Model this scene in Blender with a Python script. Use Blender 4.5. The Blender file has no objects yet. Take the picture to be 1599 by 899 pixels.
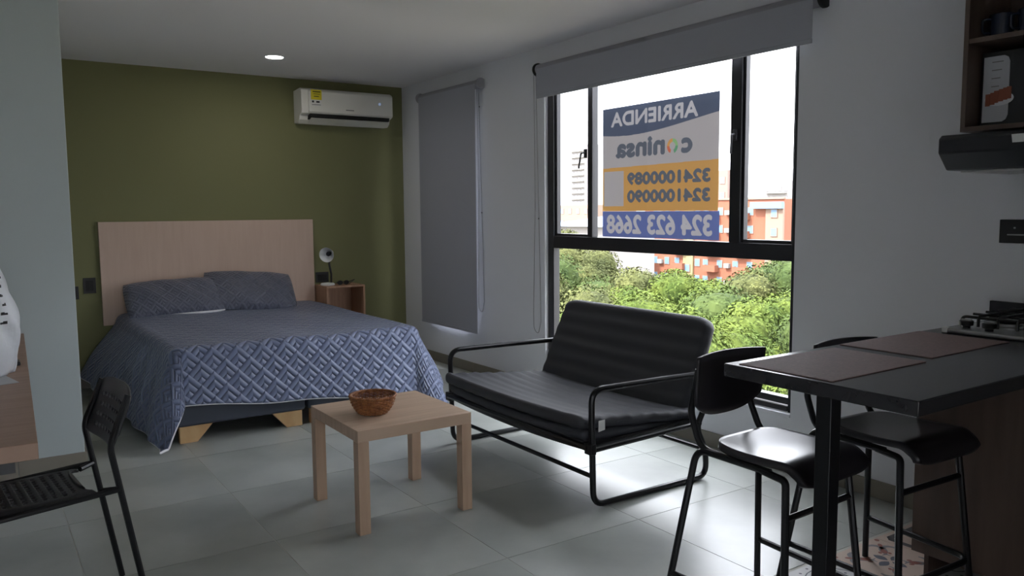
import bpy, bmesh, math, random
from mathutils import Vector, Matrix
random.seed(7)
PI = math.pi
R = math.radians
SC = bpy.context.scene
COL = SC.collection

# ------------------------------------------------------------------ camera
W, H = 1599, 899
FPX, YAW, PITCH, ROLL, EYE = 1258.12, 0.592719, -0.0963138, -0.0076698, 1.35873
f = Vector((math.sin(YAW)*math.cos(PITCH), math.cos(YAW)*math.cos(PITCH), math.sin(PITCH)))
r0 = Vector((math.cos(YAW), -math.sin(YAW), 0)); u0 = r0.cross(f)
rr = r0*math.cos(ROLL) + u0*math.sin(ROLL); uu = u0*math.cos(ROLL) - r0*math.sin(ROLL)
cam = bpy.data.cameras.new('camera'); cam.sensor_width = 36; cam.lens = FPX/W*36; cam.clip_end = 2000; cam.clip_start = .05
co = bpy.data.objects.new('camera', cam); COL.objects.link(co)
M = Matrix.Identity(4)
for i in range(3):
    M[i][0] = rr[i]; M[i][1] = uu[i]; M[i][2] = -f[i]
M[2][3] = EYE
co.matrix_world = M
SC.camera = co

# ------------------------------------------------------------------ sky, sun, exposure
SC.view_settings.view_transform = 'Standard'; SC.view_settings.look = 'None'
SC.view_settings.gamma = 1; SC.view_settings.use_curve_mapping = False
SC.view_settings.exposure = 3.08
wd = bpy.data.worlds.new('overcast_sky'); SC.world = wd; wd.use_nodes = True
nt = wd.node_tree; nt.nodes.clear()
def wn(t, **k):
    n = nt.nodes.new(t)
    for a, b in k.items(): setattr(n, a, b)
    return n
tc = wn('ShaderNodeTexCoord'); sep = wn('ShaderNodeSeparateXYZ'); nt.links.new(tc.outputs['Generated'], sep.inputs[0])
mp = wn('ShaderNodeMapping'); mp.inputs['Scale'].default_value = (3, 3, 9); nt.links.new(tc.outputs['Generated'], mp.inputs[0])
nz = wn('ShaderNodeTexNoise'); nz.inputs['Scale'].default_value = 1.6; nz.inputs['Detail'].default_value = 5
nt.links.new(mp.outputs[0], nz.inputs['Vector'])
cr = wn('ShaderNodeValToRGB'); cr.color_ramp.elements[0].position = .38; cr.color_ramp.elements[1].position = .56
cr.color_ramp.elements[0].color = (.42, .43, .49, 1); cr.color_ramp.elements[1].color = (.95, .965, 1.03, 1)
nt.links.new(nz.outputs[0], cr.inputs[0])
mr = wn('ShaderNodeMapRange'); mr.inputs[1].default_value = 0; mr.inputs[2].default_value = 1; mr.inputs[3].default_value = .85; mr.inputs[4].default_value = 2.8
nt.links.new(sep.outputs[2], mr.inputs[0])
bg = wn('ShaderNodeBackground'); nt.links.new(cr.outputs[0], bg.inputs[0]); nt.links.new(mr.outputs[0], bg.inputs[1])
wo = wn('ShaderNodeOutputWorld'); nt.links.new(bg.outputs[0], wo.inputs[0])
sl = bpy.data.lights.new('sun', 'SUN'); sl.energy = 1.8; sl.angle = R(6); sl.color = (1, .96, .88)
so = bpy.data.objects.new('sun', sl); COL.objects.link(so); so.rotation_euler = (R(-14), R(-38), 0)   # from over the roof, towards +x

# ------------------------------------------------------------------ materials
def lin(c): 
    c = c/255
    return c/12.92 if c <= .04045 else ((c+.055)/1.055)**2.4
def rgb(*c): return tuple(lin(v) for v in c) + (1,)
MATS = {}
def mat(name, col, rough=.5, metal=0, var=0, vscale=6, stretch=(1, 1, 1), bump=0, bscale=60, emit=None, spec=.5, col2=None, coord='Object', detail=4):
    """principled material; var = noise colour variation between col and a darker tone (or col2)"""
    if name in MATS: return MATS[name]
    m = bpy.data.materials.new(name); m.use_nodes = True; t = m.node_tree; b = t.nodes['Principled BSDF']
    b.inputs['Base Color'].default_value = col; b.inputs['Roughness'].default_value = rough; b.inputs['Metallic'].default_value = metal
    b.inputs['Specular IOR Level'].default_value = spec
    if var or bump:
        c = t.nodes.new('ShaderNodeTexCoord'); p = t.nodes.new('ShaderNodeMapping'); p.inputs['Scale'].default_value = stretch
        t.links.new(c.outputs[coord], p.inputs[0])
    if var:
        n = t.nodes.new('ShaderNodeTexNoise'); n.inputs['Scale'].default_value = vscale; n.inputs['Detail'].default_value = detail
        t.links.new(p.outputs[0], n.inputs['Vector'])
        ra = t.nodes.new('ShaderNodeValToRGB'); ra.color_ramp.elements[0].position = .3; ra.color_ramp.elements[1].position = .7
        d = col2 or tuple(v*(1-var) for v in col[:3])+(1,)
        ra.color_ramp.elements[0].color = d; ra.color_ramp.elements[1].color = col
        t.links.new(n.outputs[0], ra.inputs[0]); t.links.new(ra.outputs[0], b.inputs['Base Color'])
    if bump:
        n2 = t.nodes.new('ShaderNodeTexNoise'); n2.inputs['Scale'].default_value = bscale; n2.inputs['Detail'].default_value = 3
        t.links.new(p.outputs[0], n2.inputs['Vector'])
        bp = t.nodes.new('ShaderNodeBump'); bp.inputs['Strength'].default_value = bump; bp.inputs['Distance'].default_value = .01
        t.links.new(n2.outputs[0], bp.inputs['Height']); t.links.new(bp.outputs[0], b.inputs['Normal'])
    if emit:
        b.inputs['Emission Color'].default_value = emit[0]; b.inputs['Emission Strength'].default_value = emit[1]
    MATS[name] = m
    return m

def glass_mat():
    m = bpy.data.materials.new('window_glass'); m.use_nodes = True; t = m.node_tree; t.nodes.clear()
    o = t.nodes.new('ShaderNodeOutputMaterial'); mx = t.nodes.new('ShaderNodeMixShader'); tr = t.nodes.new('ShaderNodeBsdfTransparent')
    tr.inputs[0].default_value = (.97, .98, .98, 1)
    g = t.nodes.new('ShaderNodeBsdfGlossy'); g.inputs['Roughness'].default_value = .02
    lw = t.nodes.new('ShaderNodeLayerWeight'); lw.inputs[0].default_value = .5
    pw = t.nodes.new('ShaderNodeMath'); pw.operation = 'POWER'; pw.inputs[1].default_value = 4; t.links.new(lw.outputs['Facing'], pw.inputs[0])
    fr = t.nodes.new('ShaderNodeMath'); fr.operation = 'MULTIPLY_ADD'; fr.inputs[1].default_value = .35; fr.inputs[2].default_value = .02; t.links.new(pw.outputs[0], fr.inputs[0])
    t.links.new(fr.outputs[0], mx.inputs[0]); t.links.new(tr.outputs[0], mx.inputs[1]); t.links.new(g.outputs[0], mx.inputs[2]); t.links.new(mx.outputs[0], o.inputs[0])
    MATS['glass'] = m; return m
GLASS = glass_mat()

def film(name, col, trans):
    """printed vinyl: diffuse plus translucent (daylight shines through from outside)"""
    m = bpy.data.materials.new(name); m.use_nodes = True; t = m.node_tree; t.nodes.clear()
    o = t.nodes.new('ShaderNodeOutputMaterial'); mx = t.nodes.new('ShaderNodeMixShader'); mx.inputs[0].default_value = trans
    d = t.nodes.new('ShaderNodeBsdfDiffuse'); d.inputs[0].default_value = col
    tl = t.nodes.new('ShaderNodeBsdfTranslucent'); tl.inputs[0].default_value = col
    t.links.new(d.outputs[0], mx.inputs[1]); t.links.new(tl.outputs[0], mx.inputs[2]); t.links.new(mx.outputs[0], o.inputs[0])
    return m

def quilt_mat(name, col, pitch, strength=1.0):
    """nested chevrons inside diamonds, stitched: relief from the cloth's own UV (metres)"""
    m = bpy.data.materials.new(name); m.use_nodes = True; t = m.node_tree; b = t.nodes['Principled BSDF']
    b.inputs['Base Color'].default_value = col; b.inputs['Roughness'].default_value = .42
    b.inputs['Sheen Weight'].default_value = .15
    L = t.links.new
    uv = t.nodes.new('ShaderNodeUVMap'); s = t.nodes.new('ShaderNodeSeparateXYZ'); L(uv.outputs[0], s.inputs[0])
    def mth(op, a, bb=None, v=None):
        n = t.nodes.new('ShaderNodeMath'); n.operation = op
        for i, x in enumerate((a, bb)):
            if x is None: continue
            if isinstance(x, (int, float)): n.inputs[i].default_value = x
            else: L(x, n.inputs[i])
        return n.outputs[0]
    a = mth('FRACT', mth('DIVIDE', mth('ADD', s.outputs[0], s.outputs[1]), pitch))
    c = mth('FRACT', mth('DIVIDE', mth('SUBTRACT', s.outputs[1], s.outputs[0]), pitch))
    mx = mth('MAXIMUM', a, c)
    st = mth('MULTIPLY', mx, 3.0)
    w = mth('ABSOLUTE', mth('SINE', mth('MULTIPLY', st, PI)))
    h = mth('POWER', w, .5)
    bp = t.nodes.new('ShaderNodeBump'); bp.inputs['Strength'].default_value = strength; bp.inputs['Distance'].default_value = .012
    L(h, bp.inputs['Height']); L(bp.outputs[0], b.inputs['Normal'])
    return m

def wood(name, c1, c2, stretch=(1, 1, 1), scale=8, rough=.45):
    return mat(name, rgb(*c1), rough, var=1, col2=rgb(*c2), vscale=scale, stretch=stretch, detail=6)

M_WHITE = mat('white_paint', rgb(224, 225, 229), .75, bump=.02, bscale=150)
M_PART = mat('pale_paint', rgb(188, 198, 199), .75, bump=.02, bscale=150)
M_CEIL = mat('ceiling_paint', rgb(234, 232, 234), .85)
M_GREEN = mat('olive_paint', rgb(118, 118, 80), .7, bump=.02, bscale=120)
M_TILE = mat('cement_tile', rgb(174, 178, 173), .30, var=1, col2=rgb(138, 142, 137), vscale=1.7, coord='Object', detail=7)
M_GROUT = mat('grout', rgb(196, 196, 188), .9)
M_BASE = mat('baseboard_tile', rgb(138, 132, 120), .45, var=.15, vscale=3)
M_ALU = mat('black_aluminium', rgb(42, 42, 46), .38, metal=.2)
M_ALU2 = mat('handle_metal', rgb(70, 70, 74), .35, metal=.6)
M_BLIND = film('blind_fabric', rgb(172, 174, 182), .035)
M_TUBE = mat('blind_cover', rgb(150, 150, 156), .6)
M_PLAST = mat('black_plastic', rgb(24, 24, 26), .45)
M_CORD = mat('blind_chain', rgb(120, 118, 116), .5)
M_STEEL = mat('black_steel', rgb(20, 21, 24), .32, metal=.3)
M_SOFA = mat('black_canvas', rgb(52, 54, 60), .62, bump=.12, bscale=500)
M_TAG = mat('white_tag', rgb(225, 225, 222), .8)
M_BIRCH = wood('birch_laminate', (196, 170, 147), (178, 152, 130), (1, 12, 1), 3)
M_BIRCHV = wood('birch_laminate_upright', (188, 160, 136), (172, 144, 121), (12, 12, 1), 3)
M_HEAD = wood('headboard_laminate', (200, 175, 158), (194, 168, 151), (8, 8, .8), 4, .5)
M_NIGHT = wood('nightstand_laminate', (178, 140, 112), (160, 122, 96), (10, 10, 1), 4, .5)
M_DESK = wood('desk_laminate', (164, 134, 114), (148, 118, 100), (1, 9, 1), 4, .5)
M_PINE = wood('raw_pine', (206, 172, 124), (188, 150, 102), (2, 9, 1), 5, .6)
M_BEDBASE = mat('bed_base_vinyl', rgb(62, 68, 80), .6, bump=.05, bscale=300)
M_QUILT = quilt_mat('quilted_cotton', rgb(100, 110, 138), .145)
M_QUILT2 = quilt_mat('quilted_cotton_pillow', rgb(88, 92, 108), .10, .6)
M_SHEET = mat('white_cotton', rgb(226, 226, 230), .85)
M_MATT = mat('mattress_fabric', rgb(200, 200, 200), .9)
M_WICKER = mat('wicker', rgb(170, 112, 66), .55, var=1, col2=rgb(112, 66, 36), vscale=60)
M_COUNTER = mat('dark_stone', rgb(36, 36, 39), .26, var=.25, vscale=14, bump=.02, bscale=80)
M_MAT = mat('brown_placemat', rgb(122, 99, 94), .7, bump=.25, bscale=700, var=.25, vscale=120)
M_CAB = wood('dark_walnut', (92, 76, 66), (72, 58, 50), (7, 7, .8), 3, .5)
M_CABEDGE = wood('walnut_edge', (104, 88, 78), (88, 73, 64), (6, 6, 1), 3, .5)
M_SEAT = mat('stool_seat', rgb(34, 32, 36), .28, var=.15, vscale=5)
M_SS = mat('stainless', rgb(170, 170, 168), .3, metal=.9)
M_ACW = mat('ac_white', rgb(226, 224, 216), .4)
M_DARK = mat('dark_slot', rgb(18, 18, 18), .7)
M_YEL = mat('label_yellow', rgb(222, 205, 40), .6)
M_LAMPW = mat('lamp_white', rgb(225, 226, 226), .35)
M_BAG = mat('plastic_bag', rgb(224, 228, 234), .35, bump=.6, bscale=14)
M_INK = mat('black_ink', rgb(25, 25, 28), .6)
M_PAPER = mat('paper', rgb(190, 192, 196), .7)
M_LED = mat('lit_diffuser', rgb(255, 250, 244), .5, emit=((1, .95, .9, 1), 14))
M_LEDB = mat('lit_display', rgb(190, 210, 255), .5, emit=((.6, .72, 1, 1), .025))
M_ADDE = mat('chair_plastic', rgb(40, 41, 44), .42)

# ------------------------------------------------------------------ mesh builder
class MB:
    def __init__(s): s.v = []; s.f = []; s.m = []; s.uv = []
    def add(s, v, f, mi=0, uv=None):
        o = len(s.v); s.v += [tuple(p) for p in v]; s.uv += uv if uv else [(0, 0)]*len(v)
        for q in f: s.f.append(tuple(i+o for i in q)); s.m.append(mi)
        return s
    def box(s, x0, x1, y0, y1, z0, z1, mi=0, rot=None, piv=None):
        v = [Vector((x, y, z)) for z in (z0, z1) for y in (y0, y1) for x in (x0, x1)]
        if rot is not None:
            c = Vector(piv) if piv else Vector(((x0+x1)/2, (y0+y1)/2, (z0+z1)/2)); v = [c+rot @ (p-c) for p in v]
        return s.add(v, [(0, 2, 3, 1), (4, 5, 7, 6), (0, 1, 5, 4), (2, 6, 7, 3), (0, 4, 6, 2), (1, 3, 7, 5)], mi)
    def tube(s, pts, r, n=8, closed=False, mi=0, cap=True):
        pts = [Vector(p) for p in pts]; k = len(pts); rad = r if isinstance(r, (list, tuple)) else [r]*k
        tang = []
        for i in range(k):
            a = pts[(i-1) % k] if closed or i > 0 else pts[i]; b = pts[(i+1) % k] if closed or i < k-1 else pts[i]
            tang.append((b-a).normalized())
        up = Vector((0, 0, 1)) if abs(tang[0].z) < .9 else Vector((1, 0, 0))
        nrm = (up - tang[0]*up.dot(tang[0])).normalized(); V = []
        for i in range(k):
            nrm = (nrm - tang[i]*nrm.dot(tang[i])).normalized(); bi = tang[i].cross(nrm)
            for j in range(n):
                a = 2*PI*j/n; V.append(pts[i] + (nrm*math.cos(a)+bi*math.sin(a))*rad[i])
        F = []
        for i in range(k if closed else k-1):
            for j in range(n):
                F.append((i*n+j, i*n+(j+1) % n, ((i+1) % k)*n+(j+1) % n, ((i+1) % k)*n+j))
        if cap and not closed:
            F.append(tuple(range(n))[::-1]); F.append(tuple((k-1)*n+j for j in range(n)))
        return s.add(V, F, mi)
    def lathe(s, prof, c=(0, 0, 0), n=24, axis=(0, 0, 1), mi=0, cap=True):
        q = Vector((0, 0, 1)).rotation_difference(Vector(axis)); c = Vector(c); V = []
        for (rd, z) in prof:
            for j in range(n): V.append(c + q @ Vector((rd*math.cos(2*PI*j/n), rd*math.sin(2*PI*j/n), z)))
        F = []
        for i in range(len(prof)-1):
            for j in range(n): F.append((i*n+j, i*n+(j+1) % n, (i+1)*n+(j+1) % n, (i+1)*n+j))
        if cap: F.append(tuple(range(n))[::-1]); F.append(tuple((len(prof)-1)*n+j for j in range(n)))
        return s.add(V, F, mi)
    def prism(s, poly, a, b, axis='z', mi=0):
        def P(u, v, w): return {'z': (u, v, w), 'y': (u, w, v), 'x': (w, u, v)}[axis]
        n = len(poly); V = [P(u, v, a) for u, v in poly] + [P(u, v, b) for u, v in poly]
        F = [tuple(range(n))[::-1], tuple(range(n, 2*n))] + [(i, (i+1) % n, n+(i+1) % n, n+i) for i in range(n)]
        return s.add(V, F, mi)
    def grid(s, fn, nu, nv, mi=0, uvf=None):
        V = []; U = []
        for j in range(nv+1):
            for i in range(nu+1):
                V.append(fn(i/nu, j/nv)); U.append(uvf(i/nu, j/nv) if uvf else (i/nu, j/nv))
        F = [(j*(nu+1)+i, j*(nu+1)+i+1, (j+1)*(nu+1)+i+1, (j+1)*(nu+1)+i) for j in range(nv) for i in range(nu)]
        return s.add(V, F, mi, U)
    def rbox(s, c, size, r, n=(2, 2, 2), fn=None, mi=0, k=3):
        """rounded box with an inner grid, optionally deformed by fn(local point)"""
        h = [d/2 for d in size]; ln = []
        for a in range(3):
            ra = min(r, h[a]*.999); e = [h[a]-ra+ra*math.tan(PI/4*i/k) for i in range(k+1)]
            mid = [-(h[a]-ra)+2*(h[a]-ra)*i/n[a] for i in range(1, n[a])]
            ln.append([-x for x in e[::-1]] + mid + e)
        idx = {}; V = []; F = []; U = []; c = Vector(c)
        def vid(p):
            key = tuple(round(x, 6) for x in p)
            if key in idx: return idx[key]
            inn = Vector([max(-(h[a]-min(r, h[a]*.999)), min(h[a]-min(r, h[a]*.999), p[a])) for a in range(3)])
            d = Vector(p)-inn; q = inn + (d.normalized()*min(r, min(h)*.999) if d.length > 1e-9 else d)
            U.append((q.x, q.y))
            if fn: q = Vector(fn(q))
            idx[key] = len(V); V.append(c+q); return idx[key]
        for a in range(3):
            b, d = (a+1) % 3, (a+2) % 3
            for sg in (-1, 1):
                for i in range(len(ln[b])-1):
                    for j in range(len(ln[d])-1):
                        q = []
                        for (ii, jj) in ((i, j), (i+1, j), (i+1, j+1), (i, j+1)):
                            p = [0, 0, 0]; p[a] = sg*h[a]; p[b] = ln[b][ii]; p[d] = ln[d][jj]; q.append(vid(p))
                        if len(set(q)) > 2: F.append(tuple(q if sg > 0 else q[::-1]))
        return s.add(V, F, mi, U)
    def mesh(s, name, mats, off=None, ang=35):
        me = bpy.data.meshes.new(name)
        V = s.v if off is None else [(x-off[0], y-off[1], z-off[2]) for x, y, z in s.v]
        me.from_pydata(V, [], s.f); 
        for m in (mats if isinstance(mats, (list, tuple)) else [mats]): me.materials.append(m)
        me.polygons.foreach_set('material_index', s.m)
        uvl = me.uv_layers.new(name='UVMap')
        li = [0]*len(me.loops); me.loops.foreach_get('vertex_index', li)
        fl = []
        for i in li: fl += s.uv[i]
        uvl.data.foreach_set('uv', fl)
        me.validate(); me.update()
        if ang:
            me.polygons.foreach_set('use_smooth', [True]*len(me.polygons)); me.set_sharp_from_angle(angle=R(ang))
        return me
    def build(s, name, mats, parent=None, world=True, bevel=0, ang=35, solid=None, seg=2):
        off = parent.location if (parent is not None and world) else None
        if parent is not None and world and parent.parent is not None: off = parent.parent.location + parent.location
        o = bpy.data.objects.new(name, s.mesh(name, mats, off, ang)); COL.objects.link(o)
        if parent is not None: o.parent = parent
        if solid:
            md = o.modifiers.new('thickness', 'SOLIDIFY'); md.thickness = solid[0]; md.offset = solid[1]
            if len(solid) > 2: md.material_offset = solid[2]; md.material_offset_rim = solid[2]
        if bevel:
            md = o.modifiers.new('bevel', 'BEVEL'); md.width = bevel; md.segments = seg; md.limit_method = 'ANGLE'; md.angle_limit = R(40)
        return o

def fillet(pts, r, n=6, closed=False):
    pts = [Vector(p) for p in pts]; out = []; k = len(pts)
    for i, p in enumerate(pts):
        if not closed and i in (0, k-1): out.append(p); continue
        a = pts[(i-1) % k]-p; b = pts[(i+1) % k]-p; ang = a.angle(b); rad = r[i] if isinstance(r, (list, tuple)) else r
        d = min(rad/math.tan(ang/2), a.length*.49, b.length*.49)
        p0 = p+a.normalized()*d; p1 = p+b.normalized()*d
        for j in range(n+1):
            t = j/n; out.append(p0*(1-t)**2 + p*2*t*(1-t) + p1*t*t)
    return out

def thing(name, label, cat, loc=(0, 0, 0), rz=0, group=None, kind=None):
    o = bpy.data.objects.new(name, None); COL.objects.link(o); o.location = loc; o.rotation_euler = (0, 0, rz); o.empty_display_size = .1
    tag(o, label, cat, group, kind); return o
def tag(o, label, cat, group=None, kind=None):
    o['label'] = label; o['category'] = cat
    if group: o['group'] = group
    if kind: o['kind'] = kind
    return o
def dup(root, loc, rz=0, label=None, parent=None):
    c = root.copy(); COL.objects.link(c); c.parent = parent
    if parent is None: c.location = loc; c.rotation_euler = (0, 0, rz)
    if label: c['label'] = label
    for ch in list(root.children): dup(ch, None, 0, None, c)
    return c
def inst(o, name, parent, loc, rot=(0, 0, 0), scale=(1, 1, 1)):
    """another piece that shares o's mesh"""
    c = bpy.data.objects.new(name, o.data if hasattr(o, 'data') else o); COL.objects.link(c); c.parent = parent; c.location = loc; c.rotation_euler = rot; c.scale = scale
    return c
def text_mb(body, size, font_w=0, thick=.0006, sx=1.0, space=1.0):
    """returns mesh data of a line of text in its own plane, centred"""
    cu = bpy.data.curves.new('lettering', 'FONT'); cu.body = body; cu.size = size; cu.align_x = 'CENTER'; cu.align_y = 'CENTER'
    cu.extrude = thick; cu.offset = font_w; cu.space_character = space; cu.resolution_u = 4
    o = bpy.data.objects.new('tmp', cu); COL.objects.link(o)
    dg = bpy.context.evaluated_depsgraph_get(); me = bpy.data.meshes.new_from_object(o.evaluated_get(dg))
    bpy.data.objects.remove(o); bpy.data.curves.remove(cu)
    for v in me.vertices: v.co.x *= sx
    return me
#@@STRUCTURE

# ------------------------------------------------------------------ the room
XW, YG, ZC = 3.47, 6.99, 2.512
XL, YB = -.55, -2.4
# floor slab, grey cement tiles, patterned kitchen tiles
fl = MB().box(XL-.15, XW+.18, YB-.15, YG+.15, -.25, -.0015).build('floor', M_GROUT, ang=0)
tag(fl, 'grey cement-look tiled floor with a strip of patterned tiles under the kitchen counter', 'floor', kind='structure')
TS = .6945; PX0, PX1, PY1, PY0 = 1.755, XW, 1.832, -.42
PT = .32
cache = {}
def rect_tile(x0, x1, y0, y1, name='floor_tile', m=M_TILE):
    w, d = round(x1-x0, 4), round(y1-y0, 4)
    if w < .02 or d < .02: return
    if (w, d) not in cache: cache[(w, d)] = MB().box(-w/2+.0017, w/2-.0017, -d/2+.0017, d/2-.0017, -.004, 0).mesh('floor_tile', m, ang=0)
    o = bpy.data.objects.new(name, cache[(w, d)]); COL.objects.link(o); o.parent = fl; o.location = ((x0+x1)/2, (y0+y1)/2, 0)
ix0 = int(math.floor((XL-.289)/TS)); iy0 = int(math.floor((YB-2.54)/TS))
for i in range(ix0, 6):
    for j in range(iy0, 8):
        x0, x1 = max(XL, .289+i*TS), min(XW, .289+(i+1)*TS); y0, y1 = max(YB, 2.54+j*TS), min(YG, 2.54+(j+1)*TS)
        if x1-x0 < .02 or y1-y0 < .02: continue
        if x1 <= PX0 or y0 >= PY1 or y1 <= PY0: rect_tile(x0, x1, y0, y1); continue
        if y1 > PY1: rect_tile(x0, x1, PY1, y1); y1 = PY1
        if y0 < PY0: rect_tile(x0, x1, y0, PY0); y0 = PY0
        if x0 < PX0: rect_tile(x0, PX0, y0, y1)
# printed cement tiles: flat inlay shapes on each tile
M_CRE = mat('print_cream', rgb(206, 186, 172), .4); M_SLATE = mat('print_slate', rgb(88, 92, 104), .4); M_BRICK = mat('print_brick', rgb(150, 92, 80), .4)
M_GREYP = mat('print_grey', rgb(132, 130, 134), .4); M_DK = mat('print_dark', rgb(78, 74, 76), .4); M_WHT = mat('print_white', rgb(205, 205, 206), .4)
def flat(mb, pts, mi, z=.0004): mb.add([(x, y, z) for x, y in pts], [tuple(range(len(pts)))], mi)
def rot2(p, a): return (p[0]*math.cos(a)-p[1]*math.sin(a), p[0]*math.sin(a)+p[1]*math.cos(a))
def ribbon(mb, pts, ws, mi, z=.0004):
    n = len(pts); L = []; Rr = []
    for i in range(n):
        a = Vector(pts[max(0, i-1)]); b = Vector(pts[min(n-1, i+1)]); t = (b-a).normalized(); nn = Vector((-t.y, t.x))*ws[i]/2
        p = Vector(pts[i]); L.append(p+nn); Rr.append(p-nn)
    V = [(p.x, p.y, z) for p in L] + [(p.x, p.y, z) for p in Rr]
    mb.add(V, [(i, n+i, n+i+1, i+1) for i in range(n-1)], mi)
def base_tile(mb, h=PT/2): mb.box(-h+.001, h-.001, -h+.001, h-.001, -.004, 0)
def tileA():
    mb = MB(); base_tile(mb)
    for q in range(4):
        a = q*PI/2
        flat(mb, [rot2((.008+.062*t, .018*math.sin(PI*t)), a) for t in (0, .2, .4, .6, .8, 1)] + [rot2((.008+.062*t, -.018*math.sin(PI*t)), a) for t in (.8, .6, .4, .2)], 1)
        a += PI/4
        for sg in (-1, 1):   # grey scrolls round the heart
            P = []; Wd = []
            for k in range(15):
                th = R(-160+k*20); P.append(rot2((.098+.052*math.cos(th)*(1-.02*k), sg*(.03+.040*math.sin(th)*(1-.012*k))), a)); Wd.append(.004+.016*math.sin(PI*min(1, k/12)))
            ribbon(mb, P[:12], Wd[:12], 3)
        for (cx, cy, rx, ry) in ((.088, 0, .020, .013), (.074, .018, .010, .007), (.074, -.018, .010, .007), (.105, 0, .009, .007), (.150, 0, .015, .009), (.20, 0, .012, .010)):
            flat(mb, [rot2((cx+rx*math.cos(2*PI*k/10), cy+ry*math.sin(2*PI*k/10)), a) for k in range(10)], 2, .0006)
    return mb.mesh('patterned_tile', [M_CRE, M_SLATE, M_BRICK, M_GREYP], ang=0)
def tileB():
    mb = MB(); base_tile(mb); h = PT/2
    for q in range(4):
        a = q*PI/2
        flat(mb, [rot2(p, a) for p in ((-h+.02, h-.05), (h-.02, h-.05), (h-.045, h-.022), (-h+.045, h-.022))], 1)
        flat(mb, [rot2((.07*t, .03*math.sin(PI*t)), a+PI/4) for t in (0, .25, .5, .75, 1)] + [rot2((.07*t, -.03*math.sin(PI*t)), a+PI/4) for t in (.75, .5, .25)], 2)
        ribbon(mb, [rot2((.06+.03*math.cos(R(t)), .03*math.sin(R(t))), a) for t in range(-120, 121, 20)], [.01]*13, 3)
    return mb.mesh('patterned_tile', [M_CRE, M_DK, M_SLATE, M_GREYP], ang=0)
def tileC():
    mb = MB(); base_tile(mb)
    for rad in (.03, .075, .12):
        ribbon(mb, [(rad*math.cos(R(t)), rad*math.sin(R(t))) for t in range(0, 361, 15)], [.005]*25, 1)
        for k in range(16):
            a = 2*PI*k/16; c = (rad+.02)*math.cos(a), (rad+.02)*math.sin(a)
            flat(mb, [(c[0]+.006*math.cos(PI*j/4), c[1]+.006*math.sin(PI*j/4)) for j in range(8)], 1)
    for sx in (-1, 1):
        for sy in (-1, 1): ribbon(mb, [(sx*(.158-.05*math.cos(R(t))), sy*(.158-.05*math.sin(R(t)))) for t in range(0, 91, 15)], [.006]*7, 1)
    return mb.mesh('patterned_tile', [M_WHT, M_SLATE], ang=0)
TV = [tileA(), tileB(), tileC()]
i = 0
nx = int((XW-PX0)/PT)
for a in range(nx):
    for b in range(7):
        x = PX0+PT*(a+.5); y = PY1-PT*(b+.5)
        k = 0 if (a == 3 and b == 0) else (1 if a == 4 else 2 if a == 2 and b == 0 else (a*2+b*5) % 3)
        inst(TV[k], 'patterned_tile', fl, (x, y, 0))
xs = PX0+PT*nx
for b in range(7): rect_tile(xs, XW, PY1-PT*(b+1), PY1-PT*b, 'floor_tile')

# ceiling and walls
ce = MB().box(XL-.15, XW+.18, YB-.15, YG+.15, ZC, ZC+.25).build('ceiling', M_CEIL, ang=0)
tag(ce, 'plain white ceiling over the whole room', 'ceiling', kind='structure')
W1 = (2.586, 4.72, .292, 2.36); W2 = (5.76, 6.44, .385, 2.33)     # openings y0,y1,z0,z1
wr = MB()
T = .13
def wall_strip(y0, y1, z0, z1): wr.box(XW, XW+T, y0, y1, z0, z1)
wall_strip(YB-.15, W1[0], 0, ZC); wall_strip(W1[1], W2[0], 0, ZC); wall_strip(W2[1], YG+.15, 0, ZC)
for w in (W1, W2): wall_strip(w[0], w[1], 0, w[2]); wall_strip(w[0], w[1], w[3], ZC)
wr = wr.build('wall_right', M_WHITE, ang=0); tag(wr, 'white wall with the big window and the narrow blinded window', 'wall', kind='structure')
wb = MB().box(XL-.15, XW, YG, YG+.15, 0, ZC).build('wall_green', M_GREEN, ang=0); tag(wb, 'olive green painted wall behind the bed', 'wall', kind='structure')
wp = MB().box(XL, .453, 4.80, YG, 0, ZC).build('wall_partition', M_PART, ang=0, bevel=.004); tag(wp, 'pale partition wall between the desk and the bed', 'wall', kind='structure')
wl = MB().box(XL-.15, XL, YB, YG, 0, ZC).build('wall_left', M_WHITE, ang=0); tag(wl, 'white wall behind the desk', 'wall', kind='structure')
DX0, DX1, DZ1 = -.45, .85, 2.30
wk = MB().box(XL-.15, DX0, YB-.15, YB, 0, ZC).box(DX1, XW, YB-.15, YB, 0, ZC).box(DX0, DX1, YB-.15, YB, DZ1, ZC).build('wall_back', M_WHITE, ang=0); tag(wk, 'white wall at the kitchen end of the room', 'wall', kind='structure')

we = MB().box(1.30, XW, -.72, -.60, 0, ZC).build('wall_light_block', M_WHITE, ang=0); tag(we, 'unseen white stub wall added to shade the kitchen from the balcony door', 'wall', kind='structure')  # added out of view to keep the door's daylight off the kitchen

def baseboard(name, a, b, axis, fixed, side, label):
    root = thing(name, label, 'baseboard', (0, 0, 0), kind='structure'); p = a
    while p < b-.01:
        q = min(b, p+TS)
        m = MB()
        if axis == 'y': m.box(min(fixed, fixed+side*.011), max(fixed, fixed+side*.011), p+.001, q-.001, 0, .084)
        else: m.box(p+.001, q-.001, min(fixed, fixed+side*.011), max(fixed, fixed+side*.011), 0, .084)
        m.build('baseboard_tile', M_BASE, root, bevel=.0015); p = q
baseboard('baseboard_right', 1.56, YG, 'y', XW, -1, 'grey tile baseboard along the white window wall')
baseboard('baseboard_green', .453, XW-.011, 'x', YG, -1, 'grey tile baseboard along the olive green wall')
baseboard('baseboard_partition', XL, .453+.011, 'x', 4.80, -1, 'grey tile baseboard along the foot of the pale partition')
baseboard('baseboard_alcove', 4.80, YG-.011, 'y', .453, 1, 'grey tile baseboard on the bed side of the partition')

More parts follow.
